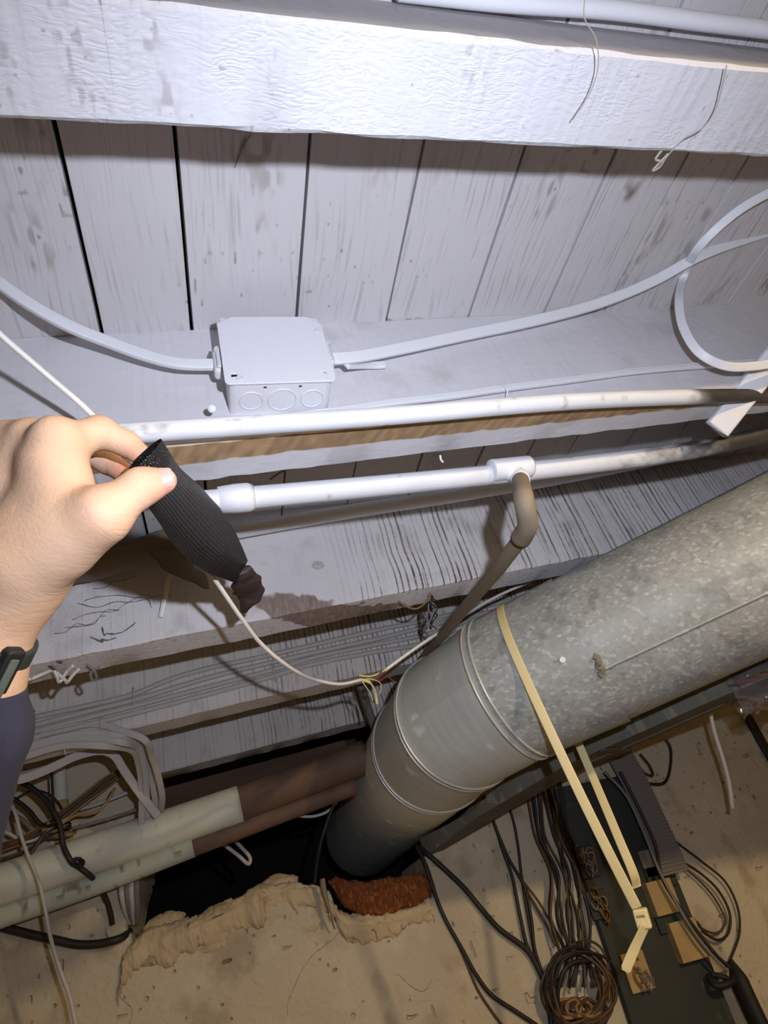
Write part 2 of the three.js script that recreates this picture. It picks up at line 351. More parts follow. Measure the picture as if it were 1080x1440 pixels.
joist('ceiling_joist', 'pale smooth painted joist that carries the square junction box', -0.515, -0.58, XL, XR, M.joist2, true);
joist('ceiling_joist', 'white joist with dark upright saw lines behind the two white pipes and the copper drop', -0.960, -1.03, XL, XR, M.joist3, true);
joist('ceiling_joist', 'greyish joist with a run of grey cables stapled along its face', -1.335, -1.40, XL, XR, M.joist4, true);
joist('ceiling_joist', 'farthest dusty grey joist end just above the big white and brown pipe', -1.70, -1.765, -0.158, 0.66, M.joist4, true);
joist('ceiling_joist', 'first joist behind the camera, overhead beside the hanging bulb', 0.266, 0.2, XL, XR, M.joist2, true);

{ const g = new THREE.BoxGeometry(0.52, 0.13, 0.1, 20, 4, 2); g.translate(0.1, EYE + 0.395, -1.86); tag(mesh('timber_sill', boxUV(g, 0.5), std({ map: tex(256, 256, (u, v) => mixc([104, 78, 58], [66, 50, 40], fbm(u, v, 3, 24, 903, 4))), roughness: 0.9 })), 'dark brown timber in the wall hole behind the half-white pipe', 'timber'); }
// back wall with the broken-out hole
const holePx = [[208, 1092], [203, 1150], [198, 1215], [192, 1240], [178, 1300], [185, 1322], [215, 1309], [250, 1303], [268, 1297], [283, 1286], [300, 1281], [330, 1264], [348, 1257], [372, 1246], [398, 1240], [428, 1243], [452, 1246], [466, 1256], [474, 1281], [488, 1290], [520, 1288], [545, 1282], [572, 1277], [600, 1272], [609, 1255], [603, 1235], [596, 1205]];
const wallGroup = setting('wall_back');
{
  const s = new THREE.Shape();
  s.moveTo(XL - 0.1, 0); s.lineTo(XR + 0.1, 0); s.lineTo(XR + 0.1, EYE + DK - 0.001); s.lineTo(0.68, EYE + DK - 0.001);
  const q = path(holePx, ([x, y]) => PZ(x, y, WZ));
  s.lineTo(0.66, EYE + 0.35); s.lineTo(0.64, EYE + 0.17);
  const pts2 = [];
  for (let i = q.length - 1; i >= 0; i--) { pts2.push(q[i]); if (i) for (let k = 1; k < 4; k++) { const p = q[i].clone().lerp(q[i - 1], k / 4); p.y += rr(-0.004, 0.004); p.x += rr(-0.003, 0.003); pts2.push(p); } }
  for (const p of pts2) s.lineTo(p.x, p.y);
  s.lineTo(-0.165, EYE + DK - 0.001); s.lineTo(XL - 0.1, EYE + DK - 0.001); s.closePath();
  const g = new THREE.ExtrudeGeometry(s, { depth: 0.26, bevelEnabled: true, bevelThickness: 0.012, bevelSize: 0.010, bevelOffset: -0.010, bevelSegments: 2 });
  g.translate(0, 0, WZ - 0.272);
  mesh('plaster_face', boxUV(g, 1), M.plaster, wallGroup);
}
const slab = (name, x0, x1, y0, y1, z0, z1, mat) => { const g = new THREE.BoxGeometry(x1 - x0, y1 - y0, z1 - z0); g.translate((x0 + x1) / 2, (y0 + y1) / 2, (z0 + z1) / 2); return structure(mesh(name, boxUV(g, 1), mat)); };
slab('floor', XL - 0.1, XR + 0.1, -0.1, 0, -1.96, ZB + 0.1, M.floor);
slab('wall_left', XL - 0.1, XL, 0, EYE + 0.76, -3.2, ZB + 0.1, M.plaster);
slab('wall_right', XR, XR + 0.1, 0, EYE + 0.76, -3.2, ZB + 0.1, M.plaster);
slab('wall_rear', XL, XR, 0, EYE + 0.76, ZB, ZB + 0.1, M.plaster);
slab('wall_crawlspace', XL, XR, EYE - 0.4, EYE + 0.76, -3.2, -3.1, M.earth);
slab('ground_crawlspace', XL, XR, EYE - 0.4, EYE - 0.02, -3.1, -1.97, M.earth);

// cracks and pits of the plaster, and loose lumps along the broken edge
for (const c of [[[497, 1296], [478, 1308], [468, 1320], [448, 1335], [440, 1343], [425, 1365], [412, 1390], [405, 1412], [403, 1430]], [[560, 1370], [578, 1388], [595, 1394], [608, 1378]], [[172, 1346], [175, 1370], [170, 1400], [185, 1420], [183, 1440]]])
  mesh('crack', sweep(path(c, ([x, y]) => PZ(x + rr(-2, 2), y, WZ - 0.0005).add(V3(0, 0, 0.0002))), { w: 0.0022, h: 0.0012, n: 5, scale: (t) => 0.4 + 0.8 * vn(t * 20, 3, 4096, 4096, 5) }), M.crack, wallGroup);
function lump(r, s) {
  const g = mergeVertices(new THREE.IcosahedronGeometry(r, 4).deleteAttribute('normal').deleteAttribute('uv')), p = g.attributes.position;
  for (let i = 0; i < p.count; i++) { const x = p.getX(i) / r, y = p.getY(i) / r, z = p.getZ(i) / r, k = 1 + 0.35 * n3(x * 1.3 + s, y * 1.3, z * 1.3) + 0.16 * n3(x * 4 + s, y * 4, z * 4) + 0.07 * n3(x * 10, y * 10, z * 10 + s); p.setXYZ(i, x * r * k, y * r * k, z * r * k); }
  g.computeVertexNormals(); return boxUV(toCreasedNormals(g, 0.7), 0.4, rnd(), rnd());
}
{ // rough broken mortar along the lower edge of the hole
  const E = new THREE.CatmullRomCurve3(path([[166, 1392], [172, 1362], [184, 1338], [206, 1322], [250, 1313], [285, 1296], [330, 1275], [358, 1263], [400, 1250], [440, 1252], [462, 1268], [480, 1294], [520, 1296], [572, 1286], [606, 1274]], ([x, y]) => PZ(x, y, WZ)), false, 'centripetal').getSpacedPoints(300);
  const g = gridGeo(300, 36, (i, j) => {
    const p = E[i], a = j / 36 * Math.PI * 2, r0 = 0.024 + 0.012 * vn(i * 0.06, 3, 4096, 4096, 91), cx = Math.cos(a), cy = Math.sin(a);
    const o = V3(cx * 0, cy * r0 * (cy > 0 ? 0.8 : 1.3), cx * r0 * 0.8), q = p.clone().add(o);
    const k1 = n3(q.x * 26, q.y * 26, q.z * 26, 92), k2 = n3(q.x * 70, q.y * 70, q.z * 70, 93), k3 = n3(q.x * 190, q.y * 190, q.z * 190, 94), k4 = n3(q.x * 420, q.y * 420, q.z * 420, 95);
    const r = 1 + 0.55 * k1 + 0.35 * k2 + 0.2 * k3 + 0.1 * k4;
    return [V3(p.x + 0.012 * k1 + 0.005 * k3, p.y - 0.006 + o.y * r, p.z - 0.012 + o.z * r), i * 0.002, a * 0.022];
  });
  mesh('broken_edge', g, M.mortar, wallGroup);
  for (const [x, y, r, sx] of [[232, 1300, 0.034, 1.15], [392, 1246, 0.03, 1.5], [300, 1330, 0.016, 2.2], [440, 1305, 0.012, 2], [210, 1350, 0.018, 1.4]]) { const m = mesh('rubble_stone', lump(r, rnd() * 50), M.mortar, wallGroup); m.position.copy(PZ(x, y, y < 1305 && x < 400 ? WZ - 0.05 : WZ - 0.006)); m.scale.set(sx, 0.75, 0.7); }
}

// ---------------------------------------------------------------- the round duct
const YD = 0.298, RD = 0.14;
{
  const t = thing('round_duct', 'large round galvanised duct with a segmented elbow running into the broken wall hole', 'duct');
  const S3 = W3(0.478, YD, -1.43), S2 = W3(0.487, YD, -1.24), S1 = W3(0.56, YD + 0.002, -1.10), Q = W3(0.97, 0.311, -0.79);
  const dA = Q.clone().sub(S1).normalize(), K = W3(0.692, 0, -1.0); K.y = S1.y + (K.x - S1.x) * dA.y / dA.x;
  const FAR = S1.clone().addScaledVector(dA, 1.55), END = W3(0.478, YD, -2.5);
  // a length of pipe whose two ends are cut square or along the mitre with its neighbour
  const gore = (a, b, na, nb, r0, r1, seg = 1) => {
    const d = b.clone().sub(a).normalize(), s = V3().crossVectors(d, V3(0, 1, 0)).normalize(), u = V3().crossVectors(s, d), len = a.distanceTo(b);
    const cut = (p, o, nrm) => p.clone().addScaledVector(d, -p.clone().sub(o).dot(nrm) / d.dot(nrm));
    return gridGeo(seg, 72, (i, j) => {
      const f = i / seg, th = j / 72 * Math.PI * 2, r = mix(r0, r1, f), off = s.clone().multiplyScalar(Math.cos(th) * r).addScaledVector(u, Math.sin(th) * r);
      const p = cut(a.clone().add(off), a, na).lerp(cut(b.clone().add(off), b, nb), f);
      return [p, (a.length() + f * len) / 0.6, th * RD / 0.6];
    }, true);
  };
  const ring = (o, nrm, d, r, wide, high) => {          // rolled bead round a seam
    const s = V3().crossVectors(d, V3(0, 1, 0)).normalize(), u = V3().crossVectors(s, d), P = [];
    for (let j = 0; j <= 96; j++) { const th = j / 96 * Math.PI * 2, off = s.clone().multiplyScalar(Math.cos(th) * r).addScaledVector(u, Math.sin(th) * r), p = o.clone().add(off); p.addScaledVector(d, -off.dot(nrm) / d.dot(nrm)); P.push(p); }
    return sweep(P, { w: wide, h: high, straight: true, n: 8, cap: false });
  };
  const d0 = V3(0, 0, 1), d1 = S2.clone().sub(S3).normalize(), d2 = S1.clone().sub(S2).normalize();
  const m3 = d0.clone().add(d1).normalize(), m2 = d1.clone().add(d2).normalize(), m1 = d2.clone().add(dA).normalize();
  mesh('lower_pipe', gore(END, S3, d0, m3, RD, RD, 4), M.sheet, t);
  mesh('elbow_segment', gore(S3, S2, m3, m2, RD, RD), M.zincPlain, t);
  mesh('elbow_segment', gore(S2, S1, m2, m1, RD, RD), M.zincPlain, t);
  const collar = mesh('collar', gore(S1, K, m1, dA, RD + 0.0005, RD + 0.0035, 3), M.zinc, t);
  const main = mesh('straight_pipe', gore(K.clone().addScaledVector(dA, -0.02), FAR, dA, dA, RD, RD, 4), M.zinc, t);
  for (const [o, m, d] of [[S3, m3, d1], [S2, m2, d1], [S1, m1, dA]]) {
    for (const k of [-0.0075, 0.0075]) mesh('seam_bead', ring(o.clone().addScaledVector(d, k), m, d, RD + 0.001, 0.007, 0.005), M.bead, t);
  }
  // screw on the collar, lock seam along the main pipe, rag of tape at the joint
  const side = V3().crossVectors(dA, V3(0, 1, 0)).normalize(), upv = V3().crossVectors(side, dA);
  const round = (o, deg, r) => o.clone().addScaledVector(side, Math.cos(deg * Math.PI / 180) * r).addScaledVector(upv, Math.sin(deg * Math.PI / 180) * r);
  const toCam = Math.cos(0) && side.dot(V3(0, EYE, 0).sub(K)) > 0 ? 1 : -1;
  const ang = (deg) => (toCam > 0 ? deg : 180 - deg);
  const sp = K.clone().addScaledVector(dA, -0.045), a1 = round(sp, ang(-14), RD + 0.002), a2 = round(sp, ang(-14), RD + 0.0055);
  const ax = a2.clone().sub(a1).normalize(), disc = new THREE.CylinderGeometry(0.0048, 0.0058, 0.004, 20), groove = new THREE.BoxGeometry(0.02, 0.003, 0.0013); groove.rotateY(0.5); groove.translate(0, 0.0022, 0);
  const sw = mesh('screw', toCreasedNormals(cut(disc, groove), 0.6), M.bead, collar); sw.position.copy(a1.clone().lerp(a2, 0.5)); sw.quaternion.setFromUnitVectors(V3(0, 1, 0), ax);
  const seam = []; for (let i = 0; i <= 8; i++) seam.push(round(K.clone().addScaledVector(dA, 0.004 + i * 0.2), ang(-31), RD + 0.0008));
  mesh('lock_seam', sweep(seam, { w: 0.006, h: 0.006, straight: true, n: 10, hint: side.clone().multiplyScalar(toCam) }), M.zinc, main);
  const rg = []; for (let i = 0; i <= 6; i++) rg.push(round(K.clone().addScaledVector(dA, 0.004 + rr(-0.005, 0.005)), ang(-20 - i * 2.4), RD + 0.005 + rr(0, 0.003)));
  mesh('torn_tape', sweep(rg, { w: 0.011, h: 0.003, n: 8, hint: side.clone().multiplyScalar(toCam), scale: (q) => 0.5 + 0.7 * vn(q * 9, 1, 4096, 4096, 4) }), M.paper, t);
}

// cream strap looped over the duct
{
  const t = thing('cable_tie', 'long cream plastic cable tie looped over the round duct, its tail hanging free', 'cable tie');
  const S0 = W3(0.602, YD, -1.068), nb = V3(0.603, 0, -0.797), R = RD + 0.0055, w = 0.0155, th = 0.0022;
  const along = V3(0.797, 0.05, 0.603);
  const at = (n, y) => S0.clone().addScaledVector(nb, n).setY(EYE + y);
  const P = [];
  P.push(at(0.028, -0.07), at(0.062, -0.055), at(0.082, 0.0), at(0.112, 0.09), at(0.138, 0.2), at(R, YD - 0.02));
  for (let a = 10; a <= 170; a += 16) P.push(at(Math.cos(a * Math.PI / 180) * R, YD + Math.sin(a * Math.PI / 180) * R));
  P.push(at(-R, YD - 0.02), at(-R + 0.005, 0.2), at(-R + 0.022, 0.09), at(-R + 0.048, -0.01), at(-R + 0.078, -0.088));
  const zax = (p) => V3(0, 0, 1);
  mesh('strap', sweep(P, { w: th, h: w, n: 12, seg: 160, square: true, hint: along }), M.strap, t);
  const HD = at(-R + 0.084, -0.103);
  const notch = new THREE.BoxGeometry(0.012, 0.0035, 0.02); notch.translate(-0.001, 0.004, 0.008);
  const hm = mesh('head', toCreasedNormals(cut(rbox(0.021, 0.026, 0.016, 0.003, 3), notch), 0.6), M.strap, t); hm.position.copy(HD); hm.rotation.set(0.1, -0.65, -0.12);
  const TE = HD.clone().add(PC(866, 1352, 0.93).sub(PC(890, 1280, 0.95)));
  const T0 = HD.clone().add(V3(-0.003, -0.008, 0.006));
  mesh('tail', sweep([T0, T0.clone().lerp(TE, 0.5).add(V3(0.001, 0, -0.003)), TE], { w, h: th, n: 12, square: true, hint: V3(0.5, 0.4, 0.8), scale: (q) => [1 - 0.25 * smooth(0.94, 1, q), 1] }), M.strap, t);
}

// flat box duct behind it
{
  const t = thing('box_duct', 'flat rectangular sheet duct running behind and below the round duct to the wall', 'duct');
  const r3 = PY(720, 1138, 0.137), r4 = PZ(622, 1197, WZ), yb = [0.16, 0.16, 0.16, 0.137, r4.y - EYE], yt = [0.262, 0.262, 0.25, 0.152, 0.15];
  const Rp = [[1.9, -0.47], [1.06, -1.165], [0.83, -1.42], [r3.x, r3.z], [r4.x, WZ - 0.004]], Lp = [[1.78, -0.33], [0.915, -1.05], [0.70, -1.30], [r3.x - 0.12, r3.z + 0.08], [r4.x - 0.045, WZ - 0.004]];
  const y0 = 0.16;
  const tube = () => { const n = 4, dense = 6; return gridGeo(n * dense, 8, (a, b) => {
    const f = a / dense, i = Math.min(Math.floor(f), n - 1), k = f - i, L = [mix(Lp[i][0], Lp[i + 1][0], k), mix(Lp[i][1], Lp[i + 1][1], k)], R = [mix(Rp[i][0], Rp[i + 1][0], k), mix(Rp[i][1], Rp[i + 1][1], k)];
    const lo = mix(yb[i], yb[i + 1], k), hi = mix(yt[i], yt[i + 1], k), yy = [lo, lo, lo, lo + 0.004, hi, hi, hi, hi, lo][b], e = [0, 0.03, 0.97, 1, 1, 0.98, 0.02, 0, 0][b];
    return [W3(mix(L[0], R[0], e), yy, mix(L[1], R[1], e)), f * 0.8, b * 0.09];
  }); };
  const run = mesh('duct_body', toCreasedNormals(tube(), 0.5), M.boxDuct, t);
  const mid = []; for (let i = 1; i < 4; i++) for (let k = 0; k < 4; k++) { const f = k / 4; mid.push(W3(mix(mix(Lp[i][0], Rp[i][0], 0.62), mix(Lp[i + 1][0], Rp[i + 1][0], 0.62), f), y0 - 0.0015, mix(mix(Lp[i][1], Rp[i][1], 0.62), mix(Lp[i + 1][1], Rp[i + 1][1], 0.62), f))); }
  mesh('standing_seam', sweep(mid.slice(0, 5), { w: 0.004, h: 0.004, n: 6, straight: true }), M.boxDuct, t);
  for (const f of [0.72]) { const i = f < 0.8 ? 1 : 2, k = f < 0.8 ? 0.72 : 0.1; mesh('slip_joint', sweep([W3(mix(Lp[i][0], Lp[i + 1][0], k), y0 - 0.002, mix(Lp[i][1], Lp[i + 1][1], k)), W3(mix(Rp[i][0], Rp[i + 1][0], k), y0 - 0.002, mix(Rp[i][1], Rp[i + 1][1], k))], { w: 0.02, h: 0.003, n: 8, straight: true, square: true }), M.boxDuct, t); }
}
// crumpled clear film with dark red scraps on the box duct
{
  const t = thing('plastic_film', 'crumpled clear plastic film with dark red scraps wrapped around the box duct', 'plastic film');
  const A = W3(1.015, 0.212, -1.085), B = W3(1.5, 0.212, -0.685), d = B.clone().sub(A).normalize(), s = V3().crossVectors(d, V3(0, 1, 0)).normalize();
  const wrap = (gr, amp, sd, n0, n1) => gridGeo(90, 80, (i, j) => {
    const f = i / 90, a = j / 80 * Math.PI * 2, cx = Math.sign(Math.cos(a)) * Math.pow(Math.abs(Math.cos(a)), 0.45), cy = Math.sign(Math.sin(a)) * Math.pow(Math.abs(Math.sin(a)), 0.45);
    const rid = (k) => Math.pow(1 - Math.abs(2 * vn(f * 14 * k + Math.cos(a) * 3 * k + 20, Math.sin(a) * 4 * k + f * 5 * k + 20, 4096, 4096, sd) - 1), 3);
    const q = gr + amp * (rid(0.7) + 0.5 * rid(1.7));
    const p = A.clone().lerp(B, mix(n0, n1, f)).addScaledVector(s, cx * (0.1 + q)); p.y += cy * (0.053 + q);
    return [p, f * 2, a];
  }, true);
  mesh('paper_lining', wrap(0.003, 0.006, 701, 0.0, 1), std({ map: tex(256, 256, (u, v) => mixc(mixc([60, 46, 40], [34, 26, 24], fbm(u, v, 6, 6, 711, 4)), [104, 20, 22], smooth(0.62, 0.7, fbm(u, v, 9, 9, 712, 4)))), roughness: 0.9 }), t);
  mesh('clear_film', wrap(0.008, 0.034, 703, -0.02, 1.02), new THREE.MeshPhysicalMaterial({ color: 0xf4f0ee, roughness: 0.08, transmission: 0.92, thickness: 0, ior: 1.45, specularIntensity: 1, side: THREE.DoubleSide }), t);
}

// ---------------------------------------------------------------- pipes under the joists
{ // white pipe under the joist with the box
  const t = thing('water_pipe', 'white painted pipe directly below the junction box, blackened at its right end', 'pipe', undefined);
  const P = [[-260, 652], [20, 622], [180, 609.5], [360, 597.5], [540, 585.5], [800, 565], [985, 558], [1080, 557], [1350, 556]].map(([x, y]) => PY(x, y, 0.4585));
  const L = P.reduce((a, p, i) => a + (i ? p.distanceTo(P[i - 1]) : 0), 0), m = std({ map: sprayed(0.985, 0.035, L, 601), roughness: 0.5, bumpMap: coarse, bumpScale: 0.0002 });
  const g = sweep(P, { w: 0.0212, n: 24, seg: 90 }); { const uv = g.attributes.uv; for (let i = 0; i < uv.count; i++) uv.setXY(i, uv.getX(i) / L, uv.getY(i) * 10); }
  mesh('pipe_run', g, m, t);
}
const P2 = [[345, 700.5], [540, 682.5], [800, 656], [985, 631], [1080, 610], [1300, 560]].map(([x, y]) => PY(x, y, 0.447));
{
  const t = thing('water_pipe', 'white painted pipe with a tee and a brown drop pipe bending back behind the duct', 'pipe');
  const C0 = P2[0].clone().lerp(P2[1], -0.32);
  const L = 1.35, g = sweep([C0, ...P2], { w: 0.027, n: 26, seg: 90 }), uv = g.attributes.uv;
  let start = C0.distanceTo(P2[2]); for (let i = 0; i < uv.count; i++) uv.setXY(i, uv.getX(i) / L, uv.getY(i) * 10);
  const m = std({ map: sprayed(start + 0.19, 0.12, L, 607), roughness: 0.5, bumpMap: coarse, bumpScale: 0.0003 });
  mesh('pipe_run', g, m, t);
  const dir = P2[1].clone().sub(P2[0]).normalize();
  const cp = PY(332, 701, 0.447);
  mesh('coupling', sweep([cp.clone().addScaledVector(dir, -0.02), cp, cp.clone().addScaledVector(dir, 0.014), cp.clone().addScaledVector(dir, 0.02)], { w: 0.0345, n: 26, straight: true, scale: (q) => (q > 0.95 ? 0.86 : q < 0.05 ? 0.9 : 1) }), M.white, t);
  const T0 = PY(690, 662, 0.447), T1 = PY(745, 656, 0.447), Tm = PY(716, 660, 0.447);
  const tee = mesh('tee', sweep([T0, T0.clone().lerp(T1, 0.04), T0.clone().lerp(T1, 0.1), T0.clone().lerp(T1, 0.9), T0.clone().lerp(T1, 0.96), T1], { w: 0.031, n: 26, straight: true, scale: (q) => (q < 0.05 || q > 0.95 ? 0.93 : 1) }), M.white, t);
  const E0 = Tm.clone().add(V3(0.006, -0.02, 0.004)), E1 = PC(737, 705, 0.70), E2 = PC(742, 738, 0.712), E3 = PC(732, 758, 0.74);
  mesh('tee_branch', sweep([Tm, Tm.clone().lerp(E0, 0.7), E0, E0.clone().lerp(E1, 0.12)], { w: 0.026, n: 22, straight: true }), M.white, tee);
  mesh('elbow_fitting', sweep([E0, E1.clone().lerp(E0, 0.45), E1, E2, E3], { w: 0.0225, n: 22, seg: 40, scale: (q) => (q > 0.93 ? 1.1 : q < 0.25 ? 1 : 1.04) }), M.copper, t);
  mesh('drop_pipe', sweep([E3, PC(700, 800, 0.82), PC(612, 905, 1.28), PC(585, 938, 1.5)], { w: 0.019, n: 22, straight: true }), M.copper, t);
}
{ // third pipe, high in the corner of the next bay, with a torn paper sleeve
  const t = thing('lagged_pipe', 'thin dusty pipe in the dark bay with a torn paper sleeve behind the hand', 'pipe');
  const P = [[-120, 825], [200, 772], [350, 744], [500, 718], [640, 697], [800, 670], [1080, 615]].map(([x, y]) => PZ(x, y, -0.925));
  mesh('pipe_run', sweep(P, { w: 0.027, n: 22, seg: 60 }), M.white, t);
  mesh('paper_sleeve', sweep([[60, 812], [120, 795], [190, 778], [244, 764]].map(([x, y]) => PZ(x, y, -0.918)), { w: 0.058, h: 0.05, n: 30, seg: 40, scale: (q) => 0.92 + 0.16 * vn(q * 9, 2, 4096, 4096, 611) }), M.paper, t);
  const fl = [PZ(236, 770, -0.9), PZ(252, 790, -0.89), PZ(268, 805, -0.9), PZ(292, 818, -0.925)];
  mesh('torn_flap', sweep(fl, { w: 0.075, h: 0.003, n: 12, seg: 24, hint: V3(0.3, 0.3, 1), scale: (q) => [(0.5 + 0.6 * vn(q * 7, 5, 4096, 4096, 612)) * (1 - 0.45 * q), 1] }), M.paper, t);
}
{ // slanting brace
  const a = PY(1012, 585, 0.452), b = PC(1085, 497, 0.9), d = b.clone().sub(a).normalize();
  const A = PC(1008, 604, 0.91), B = PC(1130, 450, 0.91);
  const d2 = B.clone().sub(A);
  const m = mesh('wooden_brace', sweep([A, A.clone().lerp(B, 0.5), B], { w: 0.036, h: 0.016, straight: true, n: 16, square: true, hint: V3(-0.2, -0.5, 0.8) }), M.white);
  tag(m, 'slanting white painted wooden brace behind the pipes at the right edge', 'brace');
}
{ // pipe above the nearest joist
  const P = [[560, -14], [700, 2], [860, 14], [990, 31], [1080, 42], [1300, 68]].map(([x, y]) => PY(x, y, 0.632));
  tag(mesh('water_pipe', sweep(P, { w: 0.0165, n: 20, seg: 40 }), M.white), 'pale pipe at the top right edge, above the bright nearest joist', 'pipe');
}
{ // big half-lagged pipe and the thin one below it
  const t = thing('heating_pipe', 'thick pipe along the wall, its left half in white lagging, the rest bare brown', 'pipe');
  const a = PZ(-160, 1300, -1.615), b = PZ(0, 1245, -1.60), c = PZ(338, 1131, -1.59), d = PZ(490, 1074, -1.576), e = PZ(516, 1063, -1.572);
  mesh('white_lagging', sweep([a, b, b.clone().lerp(c, 0.5), c], { w: 0.0825, n: 36, seg: 40 }), M.wrapWhite, t);
  mesh('bare_pipe', sweep([c.clone().lerp(b, 0.05), c, d, e], { w: 0.078, n: 36, seg: 30 }), M.brownPipe, t);
  const u = thing('heating_pipe', 'slimmer pale pipe tucked under the thick half-white pipe along the wall', 'pipe');
  const A = PZ(-160, 1342, -1.62), B = PZ(0, 1290, -1.612), C = PZ(150, 1238, -1.605), D = PZ(272, 1191, -1.60), F = PZ(500, 1105, -1.59);
  mesh('painted_end', sweep([A, B, C, D], { w: 0.042, n: 24, seg: 30 }), M.paleGreen, u);
  mesh('bare_pipe', sweep([D.clone().lerp(C, 0.06), D, F], { w: 0.040, n: 24, seg: 20 }), M.brownPipe, u);
}
{
  const t = thing('pipe_stub', 'short upright white pipe stub on the wall under the cable bundle', 'pipe');
  const a = PZ(83, 1072, -1.63), b = PZ(86, 1132, -1.63), c = PZ(86.5, 1142, -1.63);
  mesh('pipe', sweep([a, b], { w: 0.028, straight: true, n: 22 }), M.wrapWhite, t);
  mesh('end_collar', sweep([b.clone().lerp(a, 0.08), c], { w: 0.031, straight: true, n: 22 }), M.tan, t);
}
tag(mesh('support_post', sweep([PC(505, 958, 1.58), PC(522, 1010, 1.6), PC(532, 1036, 1.62)], { w: 0.022, n: 18 }), M.cableDark), 'short dark grey pipe dropping between the far joists beside the duct', 'pipe');

// ---------------------------------------------------------------- junction box and the cables on that joist
{
  const t = thing('junction_box', 'square white painted metal junction box with a screwed cover on the joist', 'junction box');
  const g = new THREE.Group(); // local frame: x right, y up, z out of the joist
  const Mx = new THREE.Matrix4().makeRotationZ(-0.065).setPosition(0.1305, EYE + 0.556, -0.5145);
  const put = (name, geo, mat, parent = t) => mesh(name, geo.applyMatrix4(Mx), mat, parent);
  const w = 0.113, h = 0.108, dp = 0.047;
  const rr2 = (P, W, H, r) => { P.moveTo(-W + r, -H); P.lineTo(W - r, -H); P.quadraticCurveTo(W, -H, W, -H + r); P.lineTo(W, H - r); P.quadraticCurveTo(W, H, W - r, H); P.lineTo(-W + r, H); P.quadraticCurveTo(-W, H, -W, H - r); P.lineTo(-W, -H + r); P.quadraticCurveTo(-W, -H, -W + r, -H); return P; };
  const wallS = rr2(new THREE.Shape(), w / 2, h / 2, 0.008); wallS.holes.push(rr2(new THREE.Path(), w / 2 - 0.0018, h / 2 - 0.0018, 0.0065));
  const sides = new THREE.ExtrudeGeometry(wallS, { depth: dp, bevelEnabled: false, curveSegments: 6 });
  const drill = (x) => { const k = new THREE.CylinderGeometry(0.0021, 0.0021, 0.012, 16); k.translate(x, -h / 2, dp - 0.007); return k; };
  const bm = put('box_body', toCreasedNormals(cut(sides, drill(-0.018), drill(0.0205)), 0.6), M.boxPaint);
  put('back_plate', new THREE.ExtrudeGeometry(rr2(new THREE.Shape(), w / 2 - 0.001, h / 2 - 0.001, 0.007), { depth: 0.0015, bevelEnabled: false }), M.boxPaint, bm);
  for (const [x, r] of [[-0.033, 0.0125], [0.001, 0.0155], [0.035, 0.0125]]) {
    const k = new THREE.TorusGeometry(r, 0.0009, 6, 40); k.rotateX(Math.PI / 2); k.translate(x, -h / 2 - 0.0001, dp / 2 - 0.002); put('knockout', k, M.boxPaint, bm);
  }
  const s = new THREE.Shape(), W = 0.0595, H = 0.0555, c = 0.011, q = 0.017;
  s.moveTo(-W + 0.006, -H); s.lineTo(W - 0.006, -H); s.quadraticCurveTo(W, -H, W, -H + 0.006); s.lineTo(W, H - q); s.quadraticCurveTo(W - 0.003, H - 0.004, W - q, H); s.lineTo(-W + q, H); s.lineTo(-W + 0.008, H - 0.006); s.lineTo(-W, H - 0.012); s.lineTo(-W, -H + 0.006); s.quadraticCurveTo(-W, -H, -W + 0.006, -H);
  for (const [x, y, sg] of [[-W + 0.011, -H + 0.012, 1], [W - 0.012, -H + 0.012, -1]]) { const p = new THREE.Path(); p.moveTo(x - 0.005, y + 0.004); p.lineTo(x - 0.005 * (sg > 0 ? 1 : -1.0), y - 0.003); p.lineTo(x + 0.005, y - 0.001); p.lineTo(x + 0.002, y + 0.004); p.closePath(); s.holes.push(p); }
  const lid = new THREE.ExtrudeGeometry(s, { depth: 0.0012, bevelEnabled: true, bevelThickness: 0.0007, bevelSize: 0.0008, bevelSegments: 2, curveSegments: 8 });
  lid.translate(0, 0, dp + 0.0006); const lm = put('cover', boxUV(lid, 0.5), M.boxPaint);
  for (const [x, y] of [[-0.0535, 0.0505], [0.0535, 0.049]]) {
    const tb = rbox(0.014, 0.014, 0.006, 0.003, 3); tb.translate(x, y, dp - 0.003); put('corner_tab', tb, M.boxPaint, bm);
    const sc = new THREE.CylinderGeometry(0.0038, 0.0042, 0.003, 16); sc.rotateX(Math.PI / 2); sc.translate(x, y, dp + 0.0012); put('screw', sc, M.boxPaint, lm);
  }
  for (const [x, y] of [[-0.044, -0.048], [0.0535, 0.03]]) { const sc = new THREE.CylinderGeometry(0.0036, 0.004, 0.002, 16); sc.rotateX(Math.PI / 2); sc.translate(x, y, dp + 0.0032); put('screw', sc, M.boxPaint, lm); }
  for (const sg of [-1, 1]) {
    const x = sg * (w / 2 + 0.007), y = sg < 0 ? -0.003 : 0.006, z = 0.03;
    const cl = rbox(0.011, 0.036, 0.016, 0.004, 3); cl.translate(x, y, z); const cm = put('cable_clamp', cl, M.boxPaint);
    const bar = rbox(0.006, 0.028, 0.005, 0.002, 2); bar.translate(x - sg * 0.001, y - 0.002, z + 0.0095); put('clamp_bar', bar, M.boxPaint, cm);
    const sc = new THREE.CylinderGeometry(0.0034, 0.0038, 0.004, 14); sc.rotateX(Math.PI / 2); sc.translate(x, y + 0.012, z + 0.0095); put('clamp_screw', sc, M.boxPaint, cm);
    const nb = new THREE.SphereGeometry(0.0026, 12, 8); nb.translate(x, y + 0.0205, z + 0.006); put('clamp_screw', nb, M.boxPaint, cm);
  }
}
const toward = (p) => V3(0, EYE, 0).sub(p).normalize();
function cable(label, list, o, mat = M.cable, cat = 'cable', group, name = 'cable') {
  return tag(mesh(name, sweep(list, { n: 12, ...o }), mat), label, cat, group);
}
